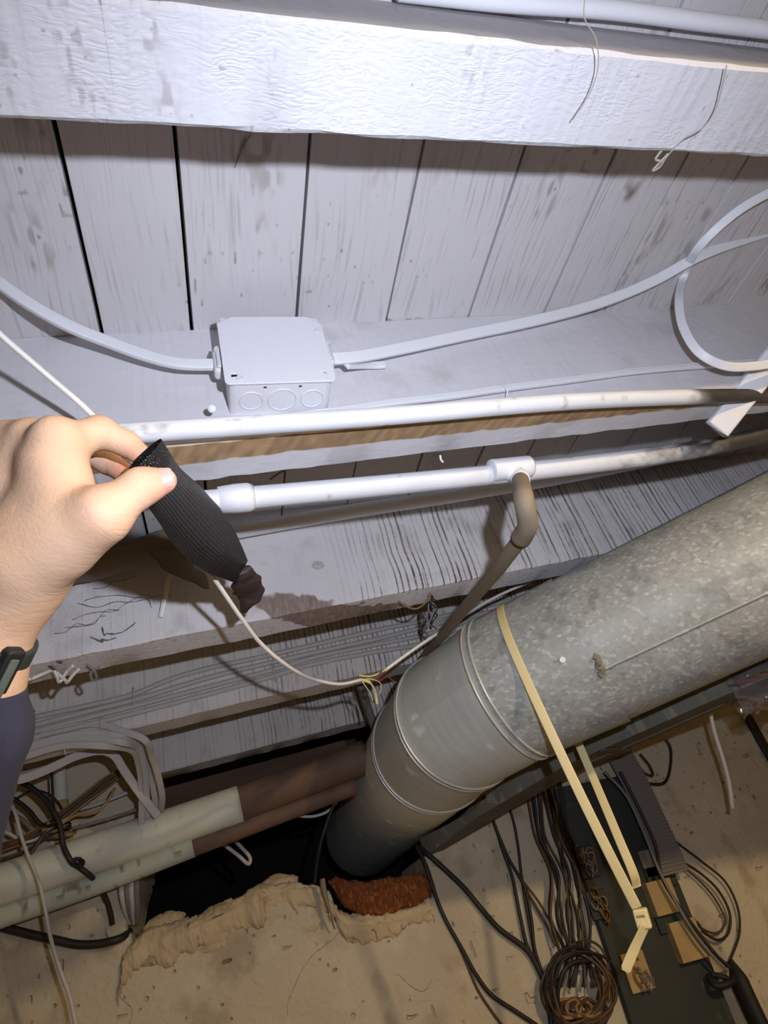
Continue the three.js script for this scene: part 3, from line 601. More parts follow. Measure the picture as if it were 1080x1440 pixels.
{
  const L = [[-130, 300], [-60, 355], [0, 399], [45, 430], [100, 460], [150, 480], [205, 500], [250, 511], [303, 513]];
  const zz = [-0.40, -0.42, -0.435, -0.447, -0.462, -0.474, -0.482, -0.484, -0.484];
  cable('flat white cable curving from the left edge into the junction box', L.map(([x, y], i) => PZ(x, y, zz[i])), { w: 0.0135, h: 0.007, hint: V3(0.1, -0.2, 1), seg: 60, square: true, n: 16 });
  const R = [[466, 505], [500, 502], [560, 491], [660, 470], [760, 449], [850, 424], [920, 395], [985, 360], [1080, 327], [1220, 290]];
  const rz = [-0.484, -0.486, -0.49, -0.494, -0.49, -0.48, -0.455, -0.42, -0.39, -0.35];
  cable('flat white cable rising from the junction box across the boards to the right edge', R.map(([x, y], i) => PZ(x, y, rz[i])), { w: 0.0155, h: 0.006, hint: V3(0, -0.35, 1), seg: 80, square: true, n: 16 });
  const LP = [[1200, 225], [1080, 272], [1032, 301], [985, 345], [962, 387], [955, 425], [963, 465], [985, 497], [1018, 514], [1060, 515], [1140, 500]];
  const lz = [-0.36, -0.40, -0.42, -0.445, -0.457, -0.462, -0.466, -0.468, -0.47, -0.47, -0.46];
  cable('white cable hanging in a wide loop near the right edge', LP.map(([x, y], i) => (i < 4 ? PY(x, y, 0.63) : PZ(x, y, lz[i]))), { w: 0.0125, h: 0.006, hint: toward, seg: 90, square: true, n: 14 });
  const LC = [[400, 588], [480, 577], [545, 567], [640, 556], [708, 546], [800, 534], [900, 521], [1000, 513], [1100, 506]];
  const lc = thing('cable', 'thin flat white cable stapled along the lower edge of the box joist', 'cable');
  mesh('sheath', sweep(LC.map(([x, y]) => PZ(x, y, -0.506)), { w: 0.0105, h: 0.0055, hint: V3(0, 0, 1), seg: 60, square: true, n: 14 }), M.cable, lc);
  const st = PZ(709, 546, -0.503);
  mesh('staple', sweep([st.clone().add(V3(-0.001, 0.009, -0.008)), st.clone().add(V3(0, 0.0075, 0.002)), st.clone().add(V3(0.001, -0.0075, 0.002)), st.clone().add(V3(0.0015, -0.009, -0.008))], { w: 0.0028, h: 0.002, n: 8, straight: true }), M.white, lc);
  const stub = [PZ(486, 514, -0.49), PZ(515, 513.5, -0.505), PZ(530, 513.5, -0.508), PZ(543, 513, -0.506)];
  cable('short cut stub of flat white cable beside the junction box', stub, { w: 0.0105, h: 0.005, hint: V3(0, 0, 1), square: true, n: 14 });
  const nl = thing('nail', 'painted nail sticking out of the joist just left of the pipe below the box', 'nail');
  const na = PZ(302, 578, -0.517), nb = PZ(298, 577, -0.495).add(V3(0, -0.002, 0.004));
  mesh('shank', sweep([na, nb], { w: 0.0032, straight: true, n: 8 }), M.white, nl);
  mesh('nail_head', sweep([nb, nb.clone().lerp(na, -0.08)], { w: 0.009, straight: true, n: 12 }), M.white, nl);
}

// thin white wire that runs behind the hand and ends frayed by the duct
{
  const t = thing('wire', 'thin white wire passing behind the hand and sagging to a frayed end near the duct', 'wire');
  const P = [PC(-60, 410, 0.52), PC(0, 470, 0.54), PC(60, 522, 0.56), PC(128, 582, 0.585), PC(200, 665, 0.62), PC(240, 728, 0.65), PC(266, 766, 0.70), PC(300, 812, 0.745), PC(337, 866, 0.80), PC(365, 903, 0.85), PC(398, 932, 0.9), PC(435, 953, 0.98), PC(478, 962, 1.05), PC(508, 956, 1.1)];
  mesh('sheath', sweep(P, { w: 0.0056, n: 12, seg: 140 }), M.wireWhite, t);
  const e = P[P.length - 1];
  mesh('frayed_end', sweep([e, PC(520, 960, 1.11), PC(527, 972, 1.12), PC(530, 990, 1.12)], { w: 0.007, n: 8, seg: 20, scale: (q) => 0.5 + 0.6 * vn(q * 8, 1, 4096, 4096, 621) }), M.strap, t);
  mesh('bare_strand', sweep([e, PC(522, 955, 1.11), PC(536, 962, 1.12), PC(534, 976, 1.12)], { w: 0.002, n: 6 }), M.strap, t);
  mesh('bare_strand', sweep([e, PC(512, 962, 1.1), PC(522, 978, 1.11), PC(524, 985, 1.11)], { w: 0.002, n: 6 }), M.strap, t);
  const rag = PC(300, 812, 0.695);
  const u = thing('wire', 'thin pale wire slanting up from the bared red and yellow ends to the joist', 'wire');
  mesh('sheath', sweep([PC(541, 943, 1.12), PC(575, 918, 1.16), PC(620, 888, 1.22), PC(700, 838, 1.32), PC(790, 803, 1.36), PC(850, 789, 1.38)], { w: 0.0058, n: 10, seg: 70 }), M.wireWhite, u);
  mesh('yellow_core', sweep([PC(545, 940, 1.12), PC(533, 947, 1.115), PC(520, 951, 1.11), PC(505, 950, 1.11)], { w: 0.003, n: 8 }), flat(0xd8c65a, 0.5), u);
  mesh('red_core', sweep([PC(537, 944, 1.115), PC(531, 952, 1.11), PC(534, 957, 1.11), PC(545, 951, 1.11), PC(553, 958, 1.11)], { w: 0.0028, n: 8 }), flat(0x8f2a26, 0.5), u);
}
// stapled run of grey cables on the fourth joist
{
  const zJ = -1.329;
  const runs = [
    ['uppermost grey cable of the run stapled on the far joist', [[-40, 1032], [47, 1009], [120, 993], [186, 977], [240, 955], [300, 938], [367, 924], [453, 904], [540, 884], [600, 872], [680, 853], [760, 834]], 0.0112],
    ['second grey cable down in the run stapled on the far joist', [[-40, 1042], [47, 1020], [120, 1001], [189, 984], [300, 951], [367, 935], [453, 915], [540, 896], [620, 876], [700, 858]], 0.0112],
    ['third grey cable down, sagging, in the run on the far joist', [[-40, 1052], [36, 1032], [144, 1004], [200, 990], [300, 964], [380, 943], [440, 925], [520, 908], [600, 892], [680, 866]], 0.0112],
    ['lowest straight grey cable in the run on the far joist', [[-40, 1062], [36, 1040], [144, 1014], [200, 1000], [300, 974], [380, 952], [440, 934], [520, 918], [600, 904], [680, 876]], 0.0112]];
  runs.forEach(([l, P, w], i) => cable(l, P.map(([x, y]) => PZ(x, y, zJ + 0.0015 * (i % 2))), { w, h: 0.0095, hint: V3(0, 0, 1), seg: 70, n: 12 }, M.cableGrey));
  const drops = [
    ['grey cable bending down off the joist, outermost of the dropping bundle', [[-30, 1062], [25, 1048], [83, 1026], [139, 1019], [168, 1027], [203, 1040], [213, 1062], [222, 1090], [228, 1120], [226, 1140]], 0],
    ['grey cable bending down just inside the outermost one of the dropping bundle', [[-30, 1070], [22, 1056], [89, 1036], [139, 1031], [168, 1036], [199, 1046], [208, 1068], [214, 1098], [220, 1140]], 0.006],
    ['grey cable held by the small clip, third of the dropping bundle', [[-30, 1076], [19, 1062], [89, 1041], [139, 1039], [172, 1044], [194, 1052], [203, 1078], [206, 1112], [207, 1150]], 0.004],
    ['innermost grey cable of the dropping bundle beside the wall edge', [[-30, 1084], [19, 1069], [89, 1049], [144, 1049], [185, 1055], [195, 1075], [199, 1110], [199, 1160]], 0.008]];
  drops.forEach(([l, P, dz]) => cable(l, P.map(([x, y], k) => PZ(x, y, k < P.length - 4 ? zJ + dz : mix(zJ + dz, -1.56, (k - P.length + 5) / 4))), { w: 0.0135, h: 0.007, hint: toward, seg: 80, square: true, n: 12 }, M.cableGrey));
  cable('broad flat pale cable drooping under the far joist and down behind the white pipe', [[-30, 1100], [28, 1096], [69, 1081], [111, 1062], [144, 1056], [160, 1062], [175, 1084], [190, 1106], [205, 1126], [222, 1148]].map(([x, y], k) => PZ(x, y, k < 5 ? -1.36 - 0.02 * k : -1.45 - 0.022 * (k - 5))), { w: 0.017, h: 0.006, hint: toward, seg: 80, square: true, n: 14 }, M.cableGrey);
  const clips = [[188, 979, 'wire clip over the two upper cables of the joist run, left of the white wire'], [141, 1021, 'wire clip holding the two bent cables where they leave the joist'], [91, 1044, 'small pale clip round the pair of cables lowest at the left'], [385, 944, 'upright wire clip over the sagging cables, right of the others'], [46, 1012, 'dark clip at the left end of the cable run beside the sleeve']];
  for (const [x, y, l] of clips) { const c = PZ(x, y, zJ + 0.006), d = V3(0.03, 1, 0).normalize(); tag(mesh('cable_clip', sweep([c.clone().addScaledVector(d, 0.021).add(V3(0, 0, -0.011)), c.clone().addScaledVector(d, 0.019), c.clone().addScaledVector(d, -0.019), c.clone().addScaledVector(d, -0.021).add(V3(0, 0, -0.011))], { w: 0.0034, h: 0.0024, n: 8, straight: true }), x < 60 ? M.wire : M.cableGrey), l, 'clip'); }
}
// twisted tie wires under the third joist
{
  const base = PY(78, 943, 0.468);
  const t = thing('tie_wire', 'knot of pale twisted tie wire hanging on the joist edge at the left', 'tie wire');
  const rel = (x, y, d = 0) => PY(x, y, 0.468 - 0.004 - d);
  mesh('strand', sweep([rel(41, 955, 0.01), rel(44, 955, 0.006), rel(60, 948), rel(76, 943), rel(80, 952, 0.01)], { w: 0.0055, n: 8 }), M.wireWhite, t);
  mesh('strand', sweep([rel(103, 936), rel(92, 947, 0.004), rel(86, 957, 0.012), rel(83, 959, 0.014), rel(80, 950, 0.01), rel(76, 943, 0.004)], { w: 0.0052, n: 8 }), M.wireWhite, t);
  mesh('strand', sweep([rel(112, 940), rel(102, 950, 0.006), rel(94, 960, 0.012), rel(92, 957, 0.012), rel(80, 946, 0.006)], { w: 0.0052, n: 8 }), M.wireWhite, t);
  mesh('bracket', sweep([rel(66, 934, -0.012), rel(73, 939, -0.004), rel(79, 944, 0.002)], { w: 0.012, h: 0.004, n: 8, square: true }), M.brownPipe, t);
  mesh('bracket', sweep([rel(78, 925, -0.014), rel(84, 931, -0.004)], { w: 0.011, h: 0.004, n: 8, square: true, straight: true }), M.cableDark, t);
  const u = thing('tie_wire', 'tangled dark twist of wire hanging from the joist left of the copper drop pipe', 'tie wire');
  for (let k = 0; k < 7; k++) { const P = []; for (let i = 0; i < 6; i++) P.push(PC(607 + rr(-6, 7) + i * 0.5, 838 + i * 9 + rr(-4, 4), 1.16 + rr(-0.012, 0.012))); mesh('strand', sweep(P, { w: 0.0025, n: 6, seg: 24 }), k % 3 ? M.wire : M.thread, u); }
  mesh('strand', sweep([PC(560, 845, 1.14), PC(572, 853, 1.14), PC(585, 856, 1.14), PC(600, 846, 1.15), PC(606, 834, 1.15)], { w: 0.0035, n: 6 }), M.tanWire, u);
  const v = tag(mesh('tie_wire', sweep([PY(122, 936, 0.468), PY(130, 940, 0.46), PY(136, 954, 0.452), PY(131, 957, 0.452), PY(128, 946, 0.458), PY(140, 938, 0.468)], { w: 0.004, n: 8 }), M.thread), 'small greyish curl of wire on the joist edge, right of the pale twisted knot', 'tie wire');
  const sk = tag(mesh('wood_splinter', sweep([PZ(240, 803, -0.925), PZ(232, 840, -0.94), PZ(226, 868, -0.952)], { w: 0.0075, h: 0.003, n: 8, hint: V3(0, 0, 1), square: true }), M.wireWhite), 'pale narrow splinter standing on the dusty joist below the hand', 'splinter');
}

// ---------------------------------------------------------------- the hand, its cuff and watch
function fieldMesh(C, S, res, dist) {                   // surface of a distance field inside a cube
  const mc = new MarchingCubes(res, new THREE.MeshBasicMaterial(), false, false, 400000), h = res / 2, p = V3();
  mc.isolation = 0;
  for (let k = 0; k < res; k++) for (let j = 0; j < res; j++) for (let i = 0; i < res; i++) {
    p.set(C.x + S * (i - h) / h, C.y + S * (j - h) / h, C.z + S * (k - h) / h); mc.field[i + j * res + k * res * res] = -dist(p);
  }
  mc.update();
  const n = mc.count, pos = new Float32Array(n * 3);
  for (let i = 0; i < n; i++) for (let a = 0; a < 3; a++) pos[i * 3 + a] = [C.x, C.y, C.z][a] + S * mc.positionArray[i * 3 + a];
  let g = new THREE.BufferGeometry(); g.setAttribute('position', new THREE.BufferAttribute(pos, 3));
  g = mergeVertices(g, 1e-5);
  const P = g.attributes.position, nr = new Float32Array(P.count * 3), e = 0.0012, q = V3();
  for (let i = 0; i < P.count; i++) {
    q.fromBufferAttribute(P, i); const d = [0, 1, 2].map((a) => { const u = q.clone(), w = q.clone(); u.setComponent(a, u.getComponent(a) + e); w.setComponent(a, w.getComponent(a) - e); return dist(u) - dist(w); });
    const l = Math.hypot(...d) || 1; nr.set(d.map((x) => x / l), i * 3);
  }
  g.setAttribute('normal', new THREE.BufferAttribute(nr, 3));
  const ix = g.index.array, a = V3(), b = V3(), c = V3(), m = V3(); let flip = 0;
  for (let i = 0; i < Math.min(ix.length, 600); i += 3) { a.fromBufferAttribute(P, ix[i]); b.fromBufferAttribute(P, ix[i + 1]); c.fromBufferAttribute(P, ix[i + 2]); m.set(nr[ix[i] * 3], nr[ix[i] * 3 + 1], nr[ix[i] * 3 + 2]); flip += Math.sign(b.sub(a).cross(c.sub(a)).dot(m)); }
  if (flip < 0) for (let i = 0; i < ix.length; i += 3) { const t = ix[i]; ix[i] = ix[i + 1]; ix[i + 1] = t; }
  return g;
}
const smin = (a, b, k) => { const h = Math.max(k - Math.abs(a - b), 0) / k; return Math.min(a, b) - h * h * k * 0.25; };
function cone(p, A, B, ra, rb) {                        // tapered capsule
  const x = B.x - A.x, y = B.y - A.y, z = B.z - A.z, px = p.x - A.x, py = p.y - A.y, pz = p.z - A.z;
  const t = clamp((px * x + py * y + pz * z) / (x * x + y * y + z * z));
  return Math.hypot(px - x * t, py - y * t, pz - z * t) - mix(ra, rb, t);
}
{
  const J = (x, y, c) => PC(x, y, c);
  const person = thing('person', 'left hand and bare forearm in a dark cuff, pinching the black mesh sleeve', 'person');
  // joints: back of the hand towards the viewer, thumb nearest, fingers pointing right
  const wr = J(28, 800, 0.425), wr2 = J(-30, 765, 0.435), el = J(-56, 965, 0.425), el2 = J(-110, 1180, 0.42);
  const i1 = J(84, 626, 0.425), i2 = J(139, 608, 0.45), i3 = J(178, 624, 0.452), i4 = J(205, 646, 0.446);
  const m1 = J(40, 634, 0.452), m2 = J(118, 634, 0.487), m3 = J(152, 650, 0.481), m4 = J(184, 672, 0.466);
  const r1 = J(0, 650, 0.47), r2 = J(72, 655, 0.512), r3 = J(104, 690, 0.508), r4 = J(92, 722, 0.485);
  const l1 = J(-42, 680, 0.482), l2 = J(12, 700, 0.52), l3 = J(42, 728, 0.515), l4 = J(38, 748, 0.497);
  const t0 = J(38, 784, 0.412), t1 = J(144, 723, 0.402), t2 = J(198, 685, 0.412), t3 = J(230, 676, 0.416);
  const palm = [[wr, i1, 0.0245, 0.0112], [wr, m1, 0.0225, 0.0112], [wr2, m1, 0.0225, 0.0112], [wr2, r1, 0.022, 0.016], [wr2, l1, 0.021, 0.0145], [i1, m1, 0.0155, 0.0112], [m1, r1, 0.0155, 0.0112], [r1, l1, 0.015, 0.0145],
    [t0, J(72, 660, 0.428), 0.021, 0.0112], [J(60, 752, 0.418), J(78, 680, 0.428), 0.024, 0.018], [J(88, 742, 0.412), J(90, 690, 0.425), 0.021, 0.016]];
  const arm = [[wr, el, 0.0265, 0.0305], [wr2, el, 0.0265, 0.0305], [el, el2, 0.032, 0.04]];
  const fingers = [
    [[i1, i2, 0.0142, 0.0104], [i2, i3, 0.0102, 0.0088], [i3, i4, 0.0088, 0.0074]],
    [[m1, m2, 0.0142, 0.0106], [m2, m3, 0.0102, 0.0089], [m3, m4, 0.0088, 0.0074]],
    [[r1, r2, 0.0135, 0.01], [r2, r3, 0.0098, 0.0086], [r3, r4, 0.0086, 0.0074]],
    [[l1, l2, 0.0122, 0.0088], [l2, l3, 0.0084, 0.0074], [l3, l4, 0.0074, 0.0066]]];
  const thumb = [[t0, t1, 0.0215, 0.0162], [t1, t2, 0.0155, 0.0112], [t2, t3, 0.0112, 0.0086]];
  const chain = (p, bones, k) => { let d = 1; for (const b of bones) d = smin(d, cone(p, ...b), k); return d; };
  const kn = [[J(74, 610, 0.417), 0.0095], [J(141, 606, 0.443), 0.008], [J(120, 626, 0.477), 0.0075]];
  palm.push([J(10, 690, 0.437), J(44, 622, 0.436), 0.02, 0.0165], [J(-30, 690, 0.45), J(4, 626, 0.447), 0.02, 0.0165], [J(-70, 700, 0.46), J(-40, 640, 0.458), 0.02, 0.0165]);
  palm.push([J(70, 650, 0.42), J(92, 700, 0.414), 0.0165, 0.0165], [J(98, 772, 0.413), J(140, 732, 0.408), 0.0165, 0.0135]);
  const dist = (p) => {
    let d = smin(chain(p, palm, 0.014), chain(p, arm, 0.022), 0.03);
    d = smin(d, chain(p, thumb, 0.01), 0.014);
    let f = 1; for (const c of fingers) f = smin(f, chain(p, c, 0.005), 0.0022);
    d = smin(d, f, 0.009);
    for (const [c, r] of kn) d = smin(d, p.distanceTo(c) - r, 0.012);
    return d + 0.00012 * n3(p.x * 200, p.y * 260, p.z * 260, 7);
  };
  const C = J(55, 790, 0.45);
  const g = fieldMesh(C, 0.165, 116, dist), P = g.attributes.position, col = new Float32Array(P.count * 3), uv = new Float32Array(P.count * 2), q = V3();
  for (let i = 0; i < P.count; i++) {                   // skin: mottled, pinker over the knuckles and finger ends
    q.fromBufferAttribute(P, i);
    const near = (c, r) => 1 - smooth(0.3 * r, r, q.distanceTo(c));
    const red = clamp(0.8 * near(i2, 0.02) + 0.6 * near(i1, 0.024) + near(m4, 0.03) + 0.8 * near(i4, 0.022) + 0.9 * near(t3, 0.026) + 0.35 * near(t1, 0.03));
    const mo = 0.5 + 0.5 * n3(q.x * 90, q.y * 90, q.z * 90, 3), fine = n3(q.x * 700, q.y * 700, q.z * 700, 4);
    const c = new THREE.Color().setRGB(mix(0.53, 0.49, mo) + 0.02 * fine, mix(0.36, 0.305, mo) - 0.08 * red + 0.016 * fine, mix(0.245, 0.19, mo) - 0.06 * red + 0.012 * fine);
    col.set([c.r, c.g, c.b], i * 3); uv.set([q.x * 5 + q.z * 3, q.y * 5 + q.z * 3], i * 2);
  }
  g.setAttribute('color', new THREE.BufferAttribute(col, 3)); g.setAttribute('uv', new THREE.BufferAttribute(uv, 2));
  const skinBump = tex(512, 512, (u, v) => clamp(0.5 + 0.6 * (fbm(u, v, 90, 90, 801, 3) - 0.5) - 0.3 * smooth(0.7, 0.95, 1 - Math.abs(2 * vn(u * 60, v * 60, 60, 60, 802) - 1))), false);
  mesh('body', g, new THREE.MeshPhysicalMaterial({ vertexColors: true, roughness: 0.72, bumpMap: skinBump, bumpScale: 0.00022, side: THREE.DoubleSide, specularIntensity: 0.7 }), person);
  // thumb nail
  const td = t3.clone().sub(t2).normalize(), out = V3(0, EYE, 0).sub(t3).normalize().add(V3(-0.02, 0.2, 0.1)).normalize(), ts = td.clone().cross(out).normalize(), tu = ts.clone().cross(td).normalize();
  const nc = t2.clone().lerp(t3, 0.98);
  const nail = gridGeo(16, 14, (i, j) => { const u = i / 16, v = j / 14 * 2 - 1, ww = 0.0064 * Math.pow(Math.max(0, 1 - Math.pow(Math.abs(u * 2 - 1), 5)), 0.3), a = v * 0.95, rr0 = mix(0.0098, 0.0089, u); return [nc.clone().addScaledVector(td, (u - 0.5) * 0.0160).addScaledVector(ts, Math.sin(a) * ww * 1.28).addScaledVector(tu, rr0 - 0.0058 * (1 - Math.cos(a)) - 0.0012 * u * u), u, v]; });
  mesh('thumb_nail', nail, std({ color: 0xc08c84, roughness: 0.28 }), person);
  // cuff of the jacket
  const cuffTex = tex(256, 256, (u, v) => mixc(mixc([44, 44, 62], [28, 28, 42], fbm(u, v, 30, 30, 811, 3)), [120, 118, 130], smooth(0.86, 0.97, vn(u * 90, v * 120, 90, 120, 812)) * 0.5));
  const ad = el2.clone().sub(el).normalize(), cs = J(-46, 985, 0.425);
  const fuzz = mesh('jacket_cuff', sweep([cs.clone().addScaledVector(ad, -0.012), cs.clone().addScaledVector(ad, -0.006), cs.clone().addScaledVector(ad, 0.012), cs.clone().addScaledVector(ad, 0.03), cs.clone().addScaledVector(ad, 0.055), cs.clone().addScaledVector(ad, 0.16)], { w: 0.088, n: 40, seg: 50, scale: (t) => 0.78 + 0.24 * smooth(0, 0.16, t) - 0.07 * smooth(0.2, 0.4, t) + 0.12 * smooth(0.6, 1, t) + 0.02 * vn(t * 14, 2, 4096, 4096, 5) }), std({ map: cuffTex, roughness: 1, bumpMap: coarse, bumpScale: 0.002 }), person);
  // watch strap round the wrist
  const w = thing('wrist_watch', 'dark green and black watch band on the wrist just above the cuff', 'watch');
  const wc = J(-36, 916, 0.425), wa = el.clone().sub(wr).normalize(), sx = V3().crossVectors(wa, toward(wc)).normalize(), su = sx.clone().cross(wa).normalize();
  const rad = 0.0335, hoop = (a, k = 1) => wc.clone().addScaledVector(sx, Math.cos(a) * rad * k).addScaledVector(su, Math.sin(a) * rad * k * 0.95);
  const B = []; for (let i = 0; i <= 40; i++) B.push(hoop(i / 40 * Math.PI * 2));
  mesh('band', sweep(B, { w: 0.034, h: 0.004, hint: (p) => p.clone().sub(wc).normalize(), straight: true, n: 12, square: true, cap: false }), std({ color: 0x2c332d, roughness: 0.55 }), w);
  for (let k = 0; k < 9; k++) {
    const a = -2.2 + k * 0.55, c = hoop(a, 1.075), o = hoop(a, 1.2).sub(wc).normalize();
    mesh('link', sweep([c.clone().addScaledVector(wa, -0.0215), c.clone().addScaledVector(wa, -0.019), c.clone().addScaledVector(wa, 0.019), c.clone().addScaledVector(wa, 0.0215)], { w: 0.0135, h: 0.0085, hint: o, straight: true, n: 14, square: true, scale: (t) => (t < 0.2 || t > 0.8 ? 0.8 : 1) }), M.black, w);
    const fc = c.clone().addScaledVector(o, 0.0036); mesh('link_bar', sweep([fc.clone().addScaledVector(wa, -0.016), fc.clone().addScaledVector(wa, 0.016)], { w: 0.0062, h: 0.0035, hint: o, straight: true, n: 12, square: true }), std({ color: 0x5d675f, roughness: 0.4, metalness: 0.2 }), w);
  }
}
{ // black woven sleeve pinched by the hand
  const t = thing('mesh_sleeve', 'black woven mesh sleeve hanging from the pinched fingers', 'sleeve');
  const C = [[204, 639, 64, 0.427], [223, 674, 82, 0.465], [252, 711, 92, 0.54], [286, 749, 90, 0.63], [318, 781, 70, 0.72], [340, 804, 36, 0.78]];
  const woven = tex(512, 512, (u, v) => { const a = u * 64, b = v * 64, o = (Math.floor(a) + Math.floor(b)) % 2, f = Math.abs(Math.sin(a * Math.PI)), k = Math.abs(Math.sin(b * Math.PI)); const hh = hash(Math.floor(a), Math.floor(b), 77); return clamp((o ? 0.3 + 0.4 * f * k : 0.35 * f * k) + 0.4 * hh * f * k); }, false);
  const wc = tex(256, 256, (u, v) => mixc([15, 14, 15], [30, 28, 28], vn(u * 60, v * 60, 60, 60, 821)));
  const mat = std({ map: wc, bumpMap: woven, bumpScale: 0.0011, roughness: 0.26 });
  const wd = C.map(([, , w, c]) => w * c / FOCAL), base = 0.04;
  const sc = (q) => { const f = q * (wd.length - 1), i = Math.min(wd.length - 2, Math.floor(f)); return [mix(wd[i], wd[i + 1], f - i) / base, 0.75 + 0.5 * Math.sin(Math.PI * Math.min(1, q * 1.1)) - 0.5 * smooth(0.75, 1, q)]; };
  const g = sweep(C.map(([x, y, , c]) => PC(x, y, c)), { w: base, h: 0.0065, hint: (p) => toward(p).add(V3(0.25, 0, 0)).normalize(), seg: 90, n: 44, scale: sc, cap: false });
  { const uv = g.attributes.uv; for (let i = 0; i < uv.count; i++) uv.setXY(i, uv.getX(i) * 10, uv.getY(i) * 10); }
  mesh('fabric', g, mat, t);
  const tail = [PC(339, 802, 0.778), PC(346, 818, 0.80), PC(350, 836, 0.82), PC(343, 858, 0.835)];
  const tg = sweep(tail, { w: 0.032, h: 0.014, hint: (p) => toward(p), seg: 40, n: 30, scale: (q) => [(0.75 + 0.5 * Math.sin(q * 3.3)) * (1 - 0.55 * smooth(0.6, 1, q)) * (0.9 + 0.3 * vn(q * 12, 2, 4096, 4096, 831)), 0.6 + 0.8 * vn(q * 9, 4, 4096, 4096, 832)] });
  mesh('crumpled_end', tg, std({ map: tex(128, 128, (u, v) => mixc([62, 46, 44], [36, 28, 28], fbm(u, v, 8, 8, 841, 4))), roughness: 0.6, bumpMap: woven, bumpScale: 0.001 }), t);
}

// ---------------------------------------------------------------- insulation, spike and clutter at the wall
{
  const t = thing('insulation_tuft', 'rust orange mineral wool stuffed under the duct at the wall hole', 'insulation');
  const rows = [[462, 1240, 0.03], [490, 1258, 0.036], [520, 1262, 0.038], [555, 1258, 0.036], [588, 1250, 0.034], [612, 1240, 0.026]].map(([x, y, r]) => [PZ(x, y, WZ - 0.012), r]);
  const C = new THREE.CatmullRomCurve3(rows.map((r) => r[0])).getSpacedPoints(120);
  mesh('wool', gridGeo(120, 40, (i, j) => {
    const p = C[i], f = i / 120 * (rows.length - 1), k = Math.min(rows.length - 2, Math.floor(f)), r = mix(rows[k][1], rows[k + 1][1], f - k) * Math.min(1, Math.sin(Math.PI * clamp(i / 120, 0.02, 0.98)) * 3), a = j / 40 * Math.PI * 2;
    const o = V3(0, Math.sin(a) * r, Math.cos(a) * r * 0.75), q = p.clone().add(o), e = 1 + 0.3 * n3(q.x * 40, q.y * 40, q.z * 40, 21) + 0.16 * n3(q.x * 130, q.y * 130, q.z * 130, 22) + 0.1 * n3(q.x * 380, q.y * 380, q.z * 380, 23);
    return [p.clone().addScaledVector(o, e), q.x * 3, q.y * 3 + a * 0.02];
  }, true), M.wool, t);
  const hair = []; for (let k = 0; k < 160; k++) { const c = C[8 + Math.floor(rnd() * 104)], d = V3(rr(-1, 1), rr(-1, 1), rr(0.1, 1)).normalize(), b = c.clone().add(V3(rr(-0.01, 0.01), rr(-0.026, 0.02), 0.022)); hair.push(sweep([b, b.clone().addScaledVector(d, 0.006).add(V3(0, -0.002, 0)), b.clone().addScaledVector(d, 0.013).add(V3(rr(-0.004, 0.004), -0.004, 0))], { w: 0.0011, n: 3, seg: 4, cap: false })); }
  const hm = mesh('fibres', mergeGeometries(hair), M.wool, t); hm.userData.kind = 'stuff';
  const u = thing('spike', 'rusty iron spike hanging at the broken edge beside the orange wool', 'spike');
  mesh('shaft', sweep([PZ(453, 1236, -1.645), PZ(456, 1255, -1.645), PZ(463, 1280, -1.65), PZ(471, 1306, -1.664)], { w: 0.018, h: 0.013, n: 10, seg: 24, scale: (q) => 1 - 0.8 * smooth(0.2, 1, q) }), M.copper, u);
  mesh('bright_tip', sweep([PZ(463, 1284, -1.643), PZ(466, 1294, -1.646)], { w: 0.006, straight: true, n: 8 }), M.steel, u);
}
const wall = (list, d = 0.006) => list.map(([x, y, e], i) => PZ(x, y, WZ + (e === undefined ? d : e)));
